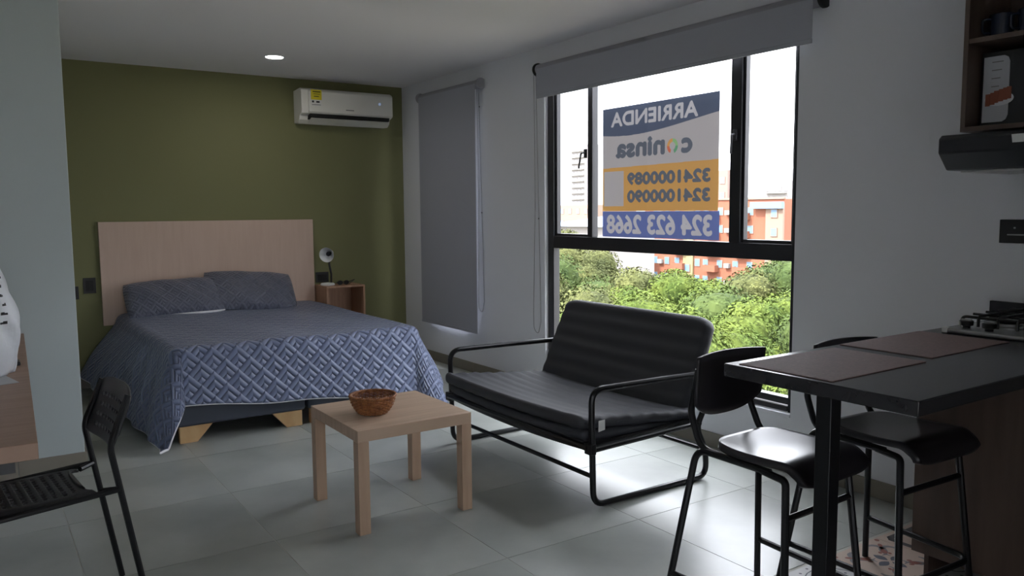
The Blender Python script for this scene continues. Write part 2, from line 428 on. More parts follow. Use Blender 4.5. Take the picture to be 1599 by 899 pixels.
# ------------------------------------------------------------------ big window
X0, X1, XG = 3.498, 3.552, 3.536
def frame_piece(root, name, y0, y1, z0, z1, x0=X0, x1=X1, bevel=.003): return MB().box(x0, x1, y0, y1, z0, z1).build(name, M_ALU, root, bevel=bevel)
w1 = thing('window_1', 'large black-framed window with three upper panes and one wide lower pane', 'window', (3.52, 3.65, .29), kind='structure')
y0, y1, z0, z1 = W1
JL, JR, MA0, MA1, MB0, MB1, TZ0, TZ1 = 4.652, 2.625, 4.222, 4.270, 2.965, 3.040, 1.085, 1.172
frame_piece(w1, 'jamb', JL, y1, z0, z1); frame_piece(w1, 'jamb', y0, JR, z0, z1)
frame_piece(w1, 'head_rail', JR, JL, z1-.06, z1); frame_piece(w1, 'transom', JR, JL, TZ0, TZ1)
frame_piece(w1, 'bottom_rail', JR, JL, .335, .372); frame_piece(w1, 'sill_rail', JR, JL, z0+.008, .327, X0-.006, X1)
frame_piece(w1, 'mullion', MA0, MA1, TZ1, z1-.06); frame_piece(w1, 'mullion', MB0, MB1, TZ1, z1-.06)
frame_piece(w1, 'jamb_bead', 4.632, 4.652, TZ1, z1-.06, 3.515, 3.55, .002)
for (a, b) in ((JR, MB0), (MA1, JL)):    # opening sashes
    sash = MB()
    for (p, q, s, t) in ((a, a+.016, TZ1, z1-.06), (b-.016, b, TZ1, z1-.06), (a+.016, b-.016, TZ1, TZ1+.018), (a+.016, b-.016, z1-.08, z1-.06)): sash.box(3.512, 3.546, p, q, s, t)
    sash.build('sash', M_ALU, w1, bevel=.002)
for (a, b, s, t) in ((JR, MB0, TZ1, z1-.06), (MB1, MA0, TZ1, z1-.06), (MA1, JL, TZ1, z1-.06), (JR, JL, .372, TZ0)):
    MB().box(XG-.002, XG+.002, a-.004, b+.004, s-.004, t+.004).build('pane', GLASS, w1, ang=0)
for (yy, zz, dy) in ((4.285, 1.735, .03), (3.00, 1.755, 0)):
    h = MB().box(3.486, 3.50, yy-.012, yy+.012, zz-.03, zz+.03).build('handle', M_ALU2, w1, bevel=.003)
    MB().tube(fillet([(3.49, yy, zz+.005), (3.462, yy+dy*.3, zz+.005), (3.458, yy+dy, zz-.10)], .02), .006).build('lever', M_ALU2, h)
sill = MB().box(3.464, 3.50, y0, y1, .276, .296).build('window_sill', M_WHITE, w1, bevel=.003)
# glazed balcony door at the other end of the room
d1 = thing('door_1', 'black-framed glazed balcony door at the far kitchen end', 'door', ((DX0+DX1)/2, YB-.05, 0), kind='structure')
for (a, b, s, t) in ((DX0, DX0+.06, 0, DZ1), (DX1-.06, DX1, 0, DZ1), (DX0+.06, DX1-.06, DZ1-.06, DZ1), (DX0+.06, DX1-.06, 0, .06), ((DX0+DX1)/2-.04, (DX0+DX1)/2+.04, .06, DZ1-.06)): MB().box(a, b, YB-.09, YB-.03, s, t).build('frame_rail', M_ALU, d1, bevel=.003)
for (a, b) in ((DX0+.06, (DX0+DX1)/2-.04), ((DX0+DX1)/2+.04, DX1-.06)): MB().box(a-.004, b+.004, YB-.062, YB-.058, .056, DZ1-.056).build('pane', GLASS, d1, ang=0)
# narrow window behind the closed blind
w2 = thing('window_2', 'narrow window mostly hidden behind the closed grey roller blind', 'window', (3.52, 6.06, .385), kind='structure')
y0, y1, z0, z1 = W2
for (a, b, s, t) in ((y0, y0+.05, z0, z1), (y1-.05, y1, z0, z1), (y0+.05, y1-.05, z0, z0+.05), (y0+.05, y1-.05, z1-.05, z1), (y0+.05, y1-.05, 1.09, 1.17)): frame_piece(w2, 'frame_rail', a, b, s, t)
for (s, t) in ((z0+.05, 1.09), (1.17, z1-.05)): MB().box(XG-.002, XG+.002, y0+.046, y1-.046, s-.004, t+.004).build('pane', GLASS, w2, ang=0)

# ------------------------------------------------------------------ roller blinds
def blind(label, y0, y1, zt, zb, x, rad, cordy, cz0, black_end, pocket):
    t = thing('roller_blind', label, 'blind', (x, (y0+y1)/2, zt), group='roller blinds')
    MB().tube([(x+.01, y0, zt), (x+.01, y1, zt)], rad, 20).build('roller', M_TUBE, t)
    MB().box(x-.0006+.01-rad, x+.0006+.01-rad, y0+.035, y1-.03, zb, zt).build('fabric', M_BLIND, t, ang=0)
    MB().box(x-.005+.01-rad, x+.005+.01-rad, y0+.035, y1-.03, zb-.004, zb+.018).build('hem_bar', M_BLIND, t, bevel=.003)
    for yy, e in ((y0, -1), (y1, 1)):
        MB().lathe([(rad+.008, 0), (rad+.010, .004), (rad+.010, .018), (rad+.006, .022)], (x+.01, yy-(.011), zt), 20, (0, 1, 0)).build('end_bracket', M_PLAST if black_end else M_TUBE, t)
        MB().box(x+.01, XW, yy-.008, yy+.008, zt-.02, zt+.02).build('wall_bracket', M_PLAST if black_end else M_TUBE, t)
    cx = x+.004
    P = [(cx, cordy, zt-.02), (cx, cordy, cz0+.12)]
    P = [(cx-.0, cordy+.006, zt-.02), (cx+.02, cordy+.006, (zt+cz0)/2), (cx+.03, cordy-.004, cz0+.10), (cx+.03, cordy+.03, cz0), (cx+.03, cordy+.085, cz0+.03), (cx+.03, cordy+.09, cz0+.14), (cx+.02, cordy+.05, (zt+cz0)/2), (cx, cordy+.03, zt-.02)]
    MB().tube(fillet(P, .06, 8), .0017, 6).build('pull_chain', M_CORD, t)
    for zz in (zt-.18, (zt+cz0)/2-.1): MB().lathe([(.002, -.006), (.004, -.003), (.004, .003), (.002, .006)], (cx+(.006 if zz > 2 else .02), cordy+.006, zz), 8).build('chain_stop', M_PLAST, t)
    return t
blind('half-raised grey roller blind above the big window', 2.437, 4.762, 2.352, 2.148, 3.435, .037, 4.775, .44, True, False)
b2 = blind('fully lowered grey roller blind beside the olive green wall', 5.53, 6.56, 2.36, .357, 3.43, .034, 5.55, .52, False, True)

# ------------------------------------------------------------------ letting sign stuck on the glass (read from outside)
import numpy as np
def print_mat(name, trans=.083):
    """vinyl print: colour from the sheet's own print attribute, a little daylight comes through"""
    m = bpy.data.materials.new(name); m.use_nodes = True; t = m.node_tree; t.nodes.clear()
    o = t.nodes.new('ShaderNodeOutputMaterial'); mx = t.nodes.new('ShaderNodeMixShader'); mx.inputs[0].default_value = trans
    at = t.nodes.new('ShaderNodeAttribute'); at.attribute_name = 'print'
    d = t.nodes.new('ShaderNodeBsdfDiffuse'); tl = t.nodes.new('ShaderNodeBsdfTranslucent')
    for n in (d, tl): t.links.new(at.outputs['Color'], n.inputs[0])
    t.links.new(d.outputs[0], mx.inputs[1]); t.links.new(tl.outputs[0], mx.inputs[2]); t.links.new(mx.outputs[0], o.inputs[0])
    return m
class Sheet:
    """a flat printed sheet in the plane x = XS, seen from the room side; print is kept per point of a fine grid"""
    def __init__(s, y0, y1, z0, z1, step=.0022):
        s.y0, s.z0 = y0, z0; s.nu = int((y1-y0)/step); s.nv = int((z1-z0)/step); s.dy = (y1-y0)/s.nu; s.dz = (z1-z0)/s.nv
        s.Y, s.Z = np.meshgrid(y0+s.dy*np.arange(s.nu+1), z0+s.dz*np.arange(s.nv+1)); s.C = np.ones((s.nv+1, s.nu+1, 4), dtype=np.float32)
    def paint(s, mask, c): s.C[mask, :3] = c
    def text(s, body, yc, zc, height, width, c, bold=0):
        me = text_mb(body, .1, 0, thick=0); me.calc_loop_triangles(); P = np.array([v.co[:2] for v in me.vertices])
        mn, mx_ = P.min(0), P.max(0); P = (P-(mn+mx_)/2)*np.array([width, height])/(mx_-mn)+np.array([yc, zc]); m = np.zeros(s.Y.shape, bool)
        for t in me.loop_triangles:
            A, B, D = (P[i] for i in t.vertices)
            i0 = max(0, int((min(A[0], B[0], D[0])-s.y0)/s.dy)); i1 = int((max(A[0], B[0], D[0])-s.y0)/s.dy)+2; j0 = max(0, int((min(A[1], B[1], D[1])-s.z0)/s.dz)); j1 = int((max(A[1], B[1], D[1])-s.z0)/s.dz)+2
            yy, zz = s.Y[j0:j1, i0:i1], s.Z[j0:j1, i0:i1]
            e = [(q[0]-p[0])*(zz-p[1])-(q[1]-p[1])*(yy-p[0]) for p, q in ((A, B), (B, D), (D, A))]
            m[j0:j1, i0:i1] |= ((e[0] >= 0) & (e[1] >= 0) & (e[2] >= 0)) | ((e[0] <= 0) & (e[1] <= 0) & (e[2] <= 0))
        for k in range(bold):
            d = m.copy(); d[1:] |= m[:-1]; d[:-1] |= m[1:]; d[:, 1:] |= m[:, :-1]; d[:, :-1] |= m[:, 1:]; m = d
        bpy.data.meshes.remove(me); s.paint(m, c)
    def build(s, name, m):
        n = s.nu+1; V = np.stack([np.full(s.Y.shape, XS), s.Y, s.Z], -1).reshape(-1, 3)
        q = (np.arange(s.nv)[:, None]*n+np.arange(s.nu)[None]).reshape(-1); F = np.stack([q, q+1, q+1+n, q+n], -1)
        me = bpy.data.meshes.new(name); me.vertices.add(len(V)); me.vertices.foreach_set('co', V.ravel()); me.loops.add(F.size); me.loops.foreach_set('vertex_index', F.ravel().astype(np.int32))
        me.polygons.add(len(F)); me.polygons.foreach_set('loop_start', (np.arange(len(F))*4).astype(np.int32)); me.update(calc_edges=True)
        at = me.color_attributes.new('print', 'FLOAT_COLOR', 'POINT'); at.data.foreach_set('color', s.C.reshape(-1))
        me.materials.append(m); o = bpy.data.objects.new(name, me); COL.objects.link(o); return o
XS = 3.542
SY0, SY1 = 3.157, 4.163
C_NAVY, C_WHITE, C_OR, C_BLUE, C_LET, C_NUM = (.11, .13, .19), (.50, .46, .46), (.68, .37, .12), (.15, .19, .43), (.60, .57, .59), (.14, .155, .19)
sh_ = Sheet(SY0, SY1, 1.347, 2.016)
Y, Z = sh_.Y, sh_.Z; T_ = (SY1-Y)/(SY1-SY0)
sh_.paint(Z > 0, C_WHITE); sh_.paint(Z < 1.628+.010*T_, C_OR)
sh_.paint(Z > 1.850+.055*T_*T_-.045*np.sin(np.pi*np.clip(T_*.85+.05, 0, 1))*(1-T_), C_NAVY)
sh_.paint((Y > 3.955) & (Y < 4.148) & (Z > 1.378) & (Z < 1.605), C_WHITE)
sh_.text('ARRIENDA', 3.70, 1.938, .086, .755, C_LET, 2)
sh_.text('c', 3.405, 1.732, .074, .074, C_NUM, 4)
sh_.text('ninsa', 3.81, 1.748, .104, .43, C_NUM, 4)
rad_ = np.hypot(Y-3.522, Z-1.735); ang_ = np.degrees(np.arctan2(Z-1.735, -(Y-3.522))) % 360; ring = (rad_ > .024) & (rad_ < .045)
sh_.paint(ring & (ang_ < 90), (.32, .55, .25)); sh_.paint(ring & (ang_ > 290), (.16, .40, .22)); sh_.paint(ring & (ang_ >= 90) & (ang_ < 180), (.75, .38, .12)); sh_.paint(ring & (ang_ >= 180) & (ang_ < 245), (.70, .18, .10))
sh_.text('3241000089', 3.57, 1.552, .068, .69, C_NUM, 3); sh_.text('3241000090', 3.57, 1.440, .068, .69, C_NUM, 3)
sg = sh_.build('letting_sign', print_mat('printed_vinyl')); tag(sg, 'ARRIENDA letting sign on the glass, navy, white and orange, read from outside', 'sign')
sh_ = Sheet(SY0-.01, SY1, 1.178, 1.3455); sh_.paint(sh_.Z > 0, C_BLUE); sh_.text('324 623 2668', 3.66, 1.262, .112, .91, C_LET, 3)
s2 = sh_.build('phone_banner', print_mat('printed_banner')); tag(s2, 'blue banner strip reading 324 623 2668 below the letting sign', 'banner')
#@@OUTSIDE

# ------------------------------------------------------------------ outside: ground, trees, houses
GZ = -12.5
M_GROUND = mat('ground', rgb(112, 108, 92), .95, var=.3, vscale=.1)
gr = MB().box(-400, 900, -400, 900, GZ-.5, GZ).build('ground', M_GROUND, ang=0); tag(gr, 'street-level ground far below the window', 'ground', kind='structure')
def leafmat(n, c1, c2):
    c1 = [v*.54 for v in c1]; c2 = [v*.54 for v in c2]
    m = mat(n, rgb(*c1), .9, var=1, col2=rgb(*c2), vscale=.9, detail=5, spec=.08); return m
LM = [leafmat('leaf_bright', (134, 150, 62), (92, 118, 50)), leafmat('leaf_mid', (112, 130, 66), (78, 100, 52)), leafmat('leaf_olive', (142, 146, 84), (98, 106, 64)), leafmat('leaf_dry', (172, 152, 104), (134, 118, 76))]
M_BARK = mat('bark', rgb(92, 80, 66), .9, bump=.5, bscale=8)
def crown_mesh(seed, rad, hgt, lumps, nleaf, m, leaf):
    rnd = random.Random(seed); mb = MB(); L = []
    for k in range(lumps):
        a = rnd.random()*2*PI; q = math.sqrt(rnd.random())*rad*.72; z = hgt*(.35+.5*rnd.random())*(1-.45*(q/rad)**2)
        L.append((Vector((q*math.cos(a), q*math.sin(a), z)), rad*(.22+.16*rnd.random())))
    L.append((Vector((0, 0, hgt*.4)), rad*.55))
    V = []; F = []
    for (c, rd) in L:
        base = MB().rbox(c, (rd*1.5, rd*1.5, rd*1.3), rd*.6, (1, 1, 1), k=2); mb.add(base.v, base.f)
    tot = sum(rd*rd for _, rd in L)
    for (c, rd) in L:
        for k in range(int(nleaf*rd*rd/tot)):
            d = Vector((rnd.gauss(0, 1), rnd.gauss(0, 1), rnd.gauss(.25, 1))).normalized()
            p = c+d*rd*(.80+.28*rnd.random()); p.z = c.z+(p.z-c.z)*.85
            n = (d+Vector((rnd.uniform(-.8, .8), rnd.uniform(-.8, .8), rnd.uniform(-.3, .9)))).normalized()
            t = n.cross(Vector((rnd.random()-.5, rnd.random()-.5, rnd.random()-.5))).normalized(); b = n.cross(t)
            s = leaf*(.6+.8*rnd.random()); o = len(V)
            V += [p-t*s, p-b*s*.45+n*s*.1, p+t*s, p+b*s*.45+n*s*.1]; F.append((o, o+1, o+2, o+3))
    mb.add(V, F)
    return mb.mesh('crown', m, ang=0)
CR = [crown_mesh(11, 4.2, 6.5, 16, 24000, LM[0], .088), crown_mesh(12, 4.6, 6.8, 18, 24000, LM[1], .088), crown_mesh(13, 4.0, 7.2, 15, 23000, LM[2], .088), crown_mesh(14, 4.4, 6.2, 16, 24000, LM[0], .088), crown_mesh(15, 3.4, 5.0, 12, 5000, LM[3], .13)]
TRUNK = MB().tube([(0, 0, 0), (.1, .05, 2.5), (0, -.1, 5.2)], [.28, .22, .16], 8).mesh('trunk', M_BARK)
TL = ['bright green leafy tree outside below the big window', 'mid green leafy tree outside below the big window', 'olive green leafy tree outside towards the street', 'yellow-green broad tree outside below the big window', 'dry straw-coloured bush outside behind the sofa back']
def tree(px_dir, dist, top, v, s=1.0):
    """px_dir: y/x direction; dist: x distance; top: crown top height"""
    x = dist; y = dist*px_dir; hz = {0: 6.5, 1: 6.8, 2: 7.2, 3: 6.2, 4: 5.0}[v]*s*.93
    t = thing('leafy_tree', TL[v], 'tree', (x, y, GZ), random.random()*6.28, group='trees below the window ' + ['bright', 'mid green', 'olive', 'yellow-green', 'dry'][v])
    inst(CR[v], 'crown', t, (0, 0, top-hz-GZ), (0, 0, random.random()*6.28), (s, s, s))
    inst(TRUNK, 'trunk', t, (0, 0, 0), (0, 0, 0), (1, 1, (top-hz-GZ+2.2*s)/5.2))
for (d, x, top, v, s) in [
    (.74, 13, -3.4, 0, .9), (.90, 13.5, -3.3, 3, .95), (1.06, 13, -3.5, 1, .9), (1.24, 12.5, -2.9, 4, 1.0), (.60, 14, -3.2, 1, .9), (1.42, 14, -3.0, 2, .9),
    (.68, 19, -2.5, 1, 1), (.84, 20, -2.5, 0, 1), (.98, 20, -2.15, 3, 1), (1.12, 19, -1.9, 0, 1), (1.27, 19, -1.6, 2, 1), (1.40, 19, -1.2, 2, 1.0), (.55, 20, -2.2, 3, 1),
    (.76, 27, -2.3, 3, 1.05), (.88, 28, -2.1, 1, 1.05), (1.0, 28, -1.9, 0, 1.0), (1.20, 27, -1.0, 2, 1.1), (1.34, 27, -.9, 1, 1.1), (.64, 28, -1.8, 1, 1.0),
    (.72, 37, -1.0, 1, 1.15), (.80, 37, -1.2, 2, 1.1), (.93, 38, -3.0, 1, 1.0), (1.05, 38, -2.9, 0, 1.0), (1.22, 36, -.4, 2, 1.2), (1.36, 37, -.3, 1, 1.2), (.62, 38, -1.0, 0, 1.1),
    (.84, 48, -3.6, 1, 1.1), (.97, 50, -4.6, 0, 1.1), (1.10, 50, -3.8, 2, 1.1), (1.28, 50, .1, 2, 1.3), (.72, 50, -1.0, 1, 1.2)]:
    tree(d, x, top, v, s)

M_ORANGE = mat('facade_orange', rgb(114, 66, 46), .85, var=.08, vscale=.2); M_TAN = mat('facade_tan', rgb(112, 93, 81), .85); M_CREAM = mat('facade_cream', rgb(121, 108, 76), .85)
M_PINK = mat('facade_pink', rgb(111, 90, 82), .85); M_TOWER = mat('facade_white', rgb(119, 115, 113), .85); M_PANE = mat('far_pane', rgb(84, 106, 128), .4); M_PANE2 = mat('far_pane_dark', rgb(110, 108, 112), .3)
M_MROOF = mat('metal_roof', rgb(150, 160, 176), .4, metal=.3); M_GREYW = mat('facade_grey', rgb(79, 71, 68), .85)
WINM = MB().box(-.08, .06, -.6, .6, -.65, .65, 0).add([(-.09, -.5, -.55), (-.09, .5, -.55), (-.09, .5, .55), (-.09, -.5, .55)], [(0, 3, 2, 1)], 1).mesh('window', [M_TAN, M_PANE], ang=0)
BALM = MB().box(-1.0, 0, -1.3, 1.3, -.1, .1).box(-1.0, -.92, -1.3, 1.3, .1, .95).box(-.92, 0, -1.3, -1.22, .1, .95).box(-.92, 0, 1.22, 1.3, .1, .95).mesh('balcony', M_ORANGE, ang=0)
ACM = MB().box(-.5, 0, -.5, .5, -.35, .35).mesh('air_conditioner', M_TOWER, ang=0)
def house(name, label, x, y0, y1, ztop, depth, m, cat='building'):
    t = thing(name, label, cat, (x, (y0+y1)/2, GZ))
    MB().box(x, x+depth, y0, y1, GZ, ztop).build('wall', m, t, ang=0)
    return t
ob = house('apartment_block', 'orange apartment block with balconies and cream stair strip beyond the trees', 100, 76.5, 106, 2.7, 14, M_ORANGE)
MB().box(99.6, 100, 76.4, 79.5, GZ, 2.1).build('tan_bay', M_TAN, ob, ang=0)
MB().box(99.0, 99.6, 76.2, 82.0, 1.3, 2.3).build('glass_terrace', M_PANE, ob, ang=0)
MB().box(99.7, 100, 94.2, 96.4, GZ, 2.7).build('cream_strip', M_CREAM, ob, ang=0)
MB().box(99.8, 100.2, 76.4, 106.1, 2.7, 3.0).build('parapet', M_TAN, ob, ang=0)
def on(b, me, name, x, y, z): inst(me, name, b, Vector((x, y, z))-b.location)
for zz in (.9, -1.9, -4.7, -7.5, -10.2):
    for yy in (82.6, 85.4, 88.6, 91.6, 93.4, 98.0, 100.4, 103.2): on(ob, WINM, 'window', 100, yy, zz)
    on(ob, WINM, 'window', 99.55, 77.9, zz-.3); on(ob, WINM, 'window', 99.65, 95.3, zz-1.0)
    for yy in (84.0, 90.1, 97.2): on(ob, BALM, 'balcony', 100, yy, zz-1.2)
    for yy in (86.9, 101.8): on(ob, ACM, 'air_conditioner', 100, yy, zz-.2)
pb = house('pink_block', 'taller dusty pink block behind the orange apartment block', 118, 103, 113, 8.5, 4, M_PINK)
for zz in (6.6, 3.8, 1.2):
    for yy in (104.2, 106.6, 109, 111.4): on(pb, WINM, 'window', 118, yy, zz)
gb = house('grey_house', 'low greyish pink house left of the orange block beyond the trees', 91, 103.3, 111, -6.2, 7, M_GREYW)
MB().box(90.6, 98.2, 103.0, 111.4, -6.2, -5.95).build('roof_slab', M_PINK, gb, ang=0)
for yy in (105, 107.5, 110): on(gb, WINM, 'window', 91, yy, -8.2)
def tower(label, x, y0, y1, ztop, floors, m):
    t = house('white_tower', label, x, y0, y1, ztop, (y1-y0), m); step = 2.9
    for k in range(floors):
        z = ztop-2-k*step; n = 4
        for j in range(n):
            w = (y1-y0)/n*.62; yc = y0+(y1-y0)*(j+.5)/n
            MB().box(x-.15, x+.1, yc-w/2, yc+w/2, z-.9, z+.5).build('window', M_PANE2, t, ang=0)
        MB().box(x-1.0, x, y0+.5, y1-.5, z-1.5, z-1.1).build('balcony_band', m, t, ang=0)
    MB().box(x+1, x+4, (y0+y1)/2-2, (y0+y1)/2+2, ztop, ztop+2.4).build('roof_house', m, t, ang=0)
tower('slender white residential tower seen through the left casement', 250, 307, 318, 33, 13, M_TOWER)
tower('distant white slab block above the orange apartment roof', 190, 144, 152, 9.0, 8, M_TOWER)
mh = house('warehouse', 'low shed with a bluish ribbed metal roof seen through the left casement', 75, 88, 99, -1.0, 10, M_TOWER, 'shed')
MB().add([(74, 87, -1.1), (74, 100, -1.1), (86, 100, .1), (86, 87, .1), (74, 87, -.95), (74, 100, -.95), (86, 100, .25), (86, 87, .25)], [(0, 1, 2, 3), (7, 6, 5, 4), (0, 4, 5, 1), (2, 6, 7, 3), (1, 5, 6, 2), (0, 3, 7, 4)]).build('metal_roof', M_MROOF, mh, ang=0)
for k in range(14): MB().add([(73.95, 87.3+k*.95, -.92), (73.95, 87.45+k*.95, -.92), (86.05, 87.45+k*.95, .3), (86.05, 87.3+k*.95, .3), (73.95, 87.3+k*.95, -.86), (73.95, 87.45+k*.95, -.86), (86.05, 87.45+k*.95, .36), (86.05, 87.3+k*.95, .36)], [(0, 1, 2, 3), (7, 6, 5, 4), (0, 4, 5, 1), (2, 6, 7, 3), (1, 5, 6, 2), (0, 3, 7, 4)]).build('roof_rib', M_MROOF, mh, ang=0)
hb_ = house('beige_block', 'beige low-rise block behind the metal-roofed shed', 120, 145, 165, 2.4, 14, M_TAN)
for zz in (1.0, -1.8):
    for yy in (147, 150, 153, 156, 159): on(hb_, WINM, 'window', 120, yy, zz)
#@@FURNITURE

# ------------------------------------------------------------------ bed
def bed_base(x0, x1, label):
    t = thing('bed_base', label, 'bed base', ((x0+x1)/2, 5.92, 0), group='bed bases')
    MB().rbox(((x0+x1)/2, 5.92, .225), (x1-x0, 1.98, .25), .018, (1, 1, 1)).build('box', M_BEDBASE, t)
    for yy, sy in ((4.945, 1), (6.895, -1)):
        for xx, sx in ((x0+.02, 1), (x1-.02, -1)):
            # corner block: wide at the top, cut back towards the foot
            MB().prism([(xx, 0), (xx+sx*.10, 0), (xx+sx*.19, .10), (xx, .10)], min(yy, yy+sy*.05), max(yy, yy+sy*.05), 'y').build('leg', M_PINE, t, ang=0, bevel=.002)
bed_base(.945, 1.725, 'dark grey bed base with pine corner legs, on the partition side')
bed_base(1.745, 2.53, 'dark grey bed base with pine corner legs, on the nightstand side')
mt = MB().rbox((1.74, 5.93, .447), (1.56, 1.98, .186), .05, (1, 1, 1)).build('mattress', M_MATT); tag(mt, 'mattress hidden under the quilted grey bedspread', 'mattress')
# bedspread
BX0, BX1, BY0, BY1, BZ = .925, 2.545, 4.905, 6.93, .566
RB = .06
def drape(s, t):
    """s: across, t: along, in cloth metres measured on the bed-top plane"""
    xi0, xi1, yi0 = BX0+RB, BX1-RB, BY0+RB
    ds = xi0-s if s < xi0 else (s-xi1 if s > xi1 else 0); sd = -1 if s < xi0 else 1
    dt = yi0-t if t < yi0 else 0
    bx, by = max(xi0, min(xi1, s)), max(yi0, t)
    d = math.hypot(ds, dt)
    z = BZ + .006*math.sin(5*s+1)*math.sin(4*t) + .004*math.sin(11*s+3*t)
    if d < 1e-6: return (bx, by, z)
    g = math.atan2(ds, dt)/(PI/2)          # 0 = straight over the foot, 1 = straight over the side
    if sd < 0: g = g**1.9
    w = math.sin(g*PI/2); ux, uy = sd*w, -math.cos(g*PI/2)
    fl_ = (.30+.32*max(0, min(1, (t-5.0)/1.8)) if sd < 0 else .42*max(0, min(1, (6.5-t)/.8)))*w*w + .13*(1-w*w)
    fl_ += .10*math.sin(PI*2*w*(1-w)*1.0)*(w*(1-w)*4)
    arc = RB*PI/2
    if d <= arc:
        a = d/RB; out = RB*math.sin(a); dr = RB*(1-math.cos(a))
    else:
        q = d-arc; rip = math.sin(9*s+1.3)+.6*math.sin(17*t)
        ln = math.sqrt(1-fl_*fl_); out = RB+fl_*q + .030*q*rip*(.4+w); dr = RB+ln*q
    zz = z-dr
    if zz < .012: out += (.012-zz)*.8; zz = .012+.004*(1+math.sin(30*s))
    return (bx+ux*out, by+uy*out, zz)
S0, S1 = BX0-.505, BX1+.41
def foot(s): return BY0 - (.292 + .143*max(0, min(1, (s-BX0)/(BX1-BX0))))
def cl(u, v):
    s = S0+(S1-S0)*u; t = foot(s)+(BY1-foot(s))*v; return s, t
bs = thing('bedspread', 'blue-grey quilted bedspread with white piping draped over the bed', 'bedspread', (1.74, 5.9, BZ))
MB().grid(lambda u, v: drape(*cl(u, v)), 170, 150, 0, lambda u, v: cl(u, v)).build('quilt', [M_QUILT, M_SHEET], bs, ang=80, solid=(.007, 1, 1))
hem = [drape(*cl(0, 1-v/60)) for v in range(61)] + [drape(*cl(u/120, 0)) for u in range(1, 121)] + [drape(*cl(1, v/60)) for v in range(1, 61)]
MB().tube([(x, y, max(z, .008)) for x, y, z in hem], .0065, 6).build('piping', M_SHEET, bs)
# pillows
def pillow(cx, cy, cz, w, h, th, tilt, yaw, roll, label, flange):
    t = thing('pillow', label, 'pillow', (cx, cy, cz), 0, 'pillows on the bed')
    rm = Matrix.Rotation(yaw, 3, 'Z') @ Matrix.Rotation(roll, 3, 'Y') @ Matrix.Rotation(tilt, 3, 'X')
    mb = MB()
    def surf(sgn):
        def fn(u, v):
            a, b = 2*u-1, 2*v-1
            e = max(0, (1-abs(a)**2.6))**.55*max(0, (1-abs(b)**2.6))**.55
            px = a*w/2*(1-.05*(1-b*b)*0-.04*abs(b)**4); py = b*h/2*(1-.05*abs(a)**4)
            py -= .018*math.sin(PI*(a+.3))*(1-abs(b)); 
            return rm @ Vector((px, py, sgn*th/2*e + .005*math.sin(9*a+4*b)*e + .001*sgn))
        return fn
    for sgn in (1, -1):
        g = MB().grid(surf(sgn), 40, 28, 0, lambda u, v: (u*w, v*h)); fcs = g.f if sgn > 0 else [q[::-1] for q in g.f]
        mb.add(g.v, fcs, 0 if sgn > 0 else 1, g.uv)
    mb.build('cushion', [M_QUILT2, M_QUILT2], t, world=False, ang=80)
    if flange:
        P = [surf(-1)(u/20, 0)+rm @ Vector((0, -.006, .004)) for u in range(21)]
        MB().tube(P, [.006+.010*math.sin(PI*(u/20)) for u in range(21)], 8).build('piping', M_SHEET, t, world=False)
    return t
pillow(1.325, 6.73, .693, .72, .37, .17, R(42), R(-2), R(-2), 'quilted grey pillow with white edging, on the partition side of the bed', True)
pillow(1.925, 6.745, .708, .72, .42, .17, R(42), R(-3), R(4), 'quilted grey pillow, plain edged, on the nightstand side of the bed', False)
hbd = MB().box(.838, 2.553, 6.955, 6.986, .483, 1.291).build('headboard', M_HEAD, bevel=.002); tag(hbd, 'plain pale wood headboard panel on the olive green wall', 'headboard')

# ------------------------------------------------------------------ nightstand, lamp, glasses, switches
ns = thing('nightstand', 'open-fronted wooden box nightstand on the olive wall beside the headboard', 'nightstand', (2.74, 6.84, .34))
NX0, NX1, NY0, NY1, NZ0, NZ1 = 2.562, 2.922, 6.695, 6.988, .34, .706
for n, b in (('side_panel', (NX0, NX0+.016, NY0, NY1, NZ0, NZ1-.016)), ('side_panel', (NX1-.016, NX1, NY0, NY1, NZ0, NZ1-.016)), ('top', (NX0, NX1, NY0, NY1, NZ1-.016, NZ1)), ('bottom', (NX0+.016, NX1-.016, NY0, NY1, NZ0, NZ0+.016)), ('back', (NX0+.016, NX1-.016, NY1-.008, NY1, NZ0+.016, NZ1-.016))):
    MB().box(*b).build(n, M_NIGHT, ns, ang=0, bevel=.001)
lp = thing('desk_lamp', 'small white gooseneck lamp standing on the nightstand', 'lamp', (2.625, 6.83, NZ1))
LX, LY, LZ = 2.625, 6.83, NZ1
MB().lathe([(.058, 0), (.062, .004), (.062, .014), (.052, .022), (.012, .026)], (LX, LY, LZ), 28).build('base', M_LAMPW, lp)
MB().tube(fillet([(LX+.035, LY, LZ+.02), (LX+.037, LY, LZ+.10), (LX+.02, LY, LZ+.19), (LX+.03, LY, LZ+.26)], .05), .009, 10).build('gooseneck', M_PLAST, lp)
ax = Vector((-.62, -.70, -.12)).normalized(); hc = Vector((LX+.03, LY, LZ+.285))
MB().lathe([(.022, -.03), (.026, -.01), (.03, .015), (.05, .045), (.064, .085), (.066, .088), (.062, .086), (.047, .045), (.026, .017), (.015, .01)], hc, 28, ax, cap=False).build('shade', M_LAMPW, lp)
MB().lathe([(.018, 0), (.02, .02), (.02, .045), (.014, .05)], hc, 16, ax).build('bulb_holder', M_PLAST, lp)
gl = thing('eyeglasses', 'small folded black glasses lying on the nightstand', 'glasses', (2.76, 6.80, NZ1))
for k in (-1, 1):
    P = [(2.76+k*.03+.024*math.cos(2*PI*j/14), 6.80, NZ1+.02+.018*math.sin(2*PI*j/14)) for j in range(14)]
    ln = MB().tube(P, .0025, 6, True).build('rim', M_PLAST, gl); MB().add([p for p in P], [tuple(range(14))]).build('lens', M_DARK, gl, ang=0)
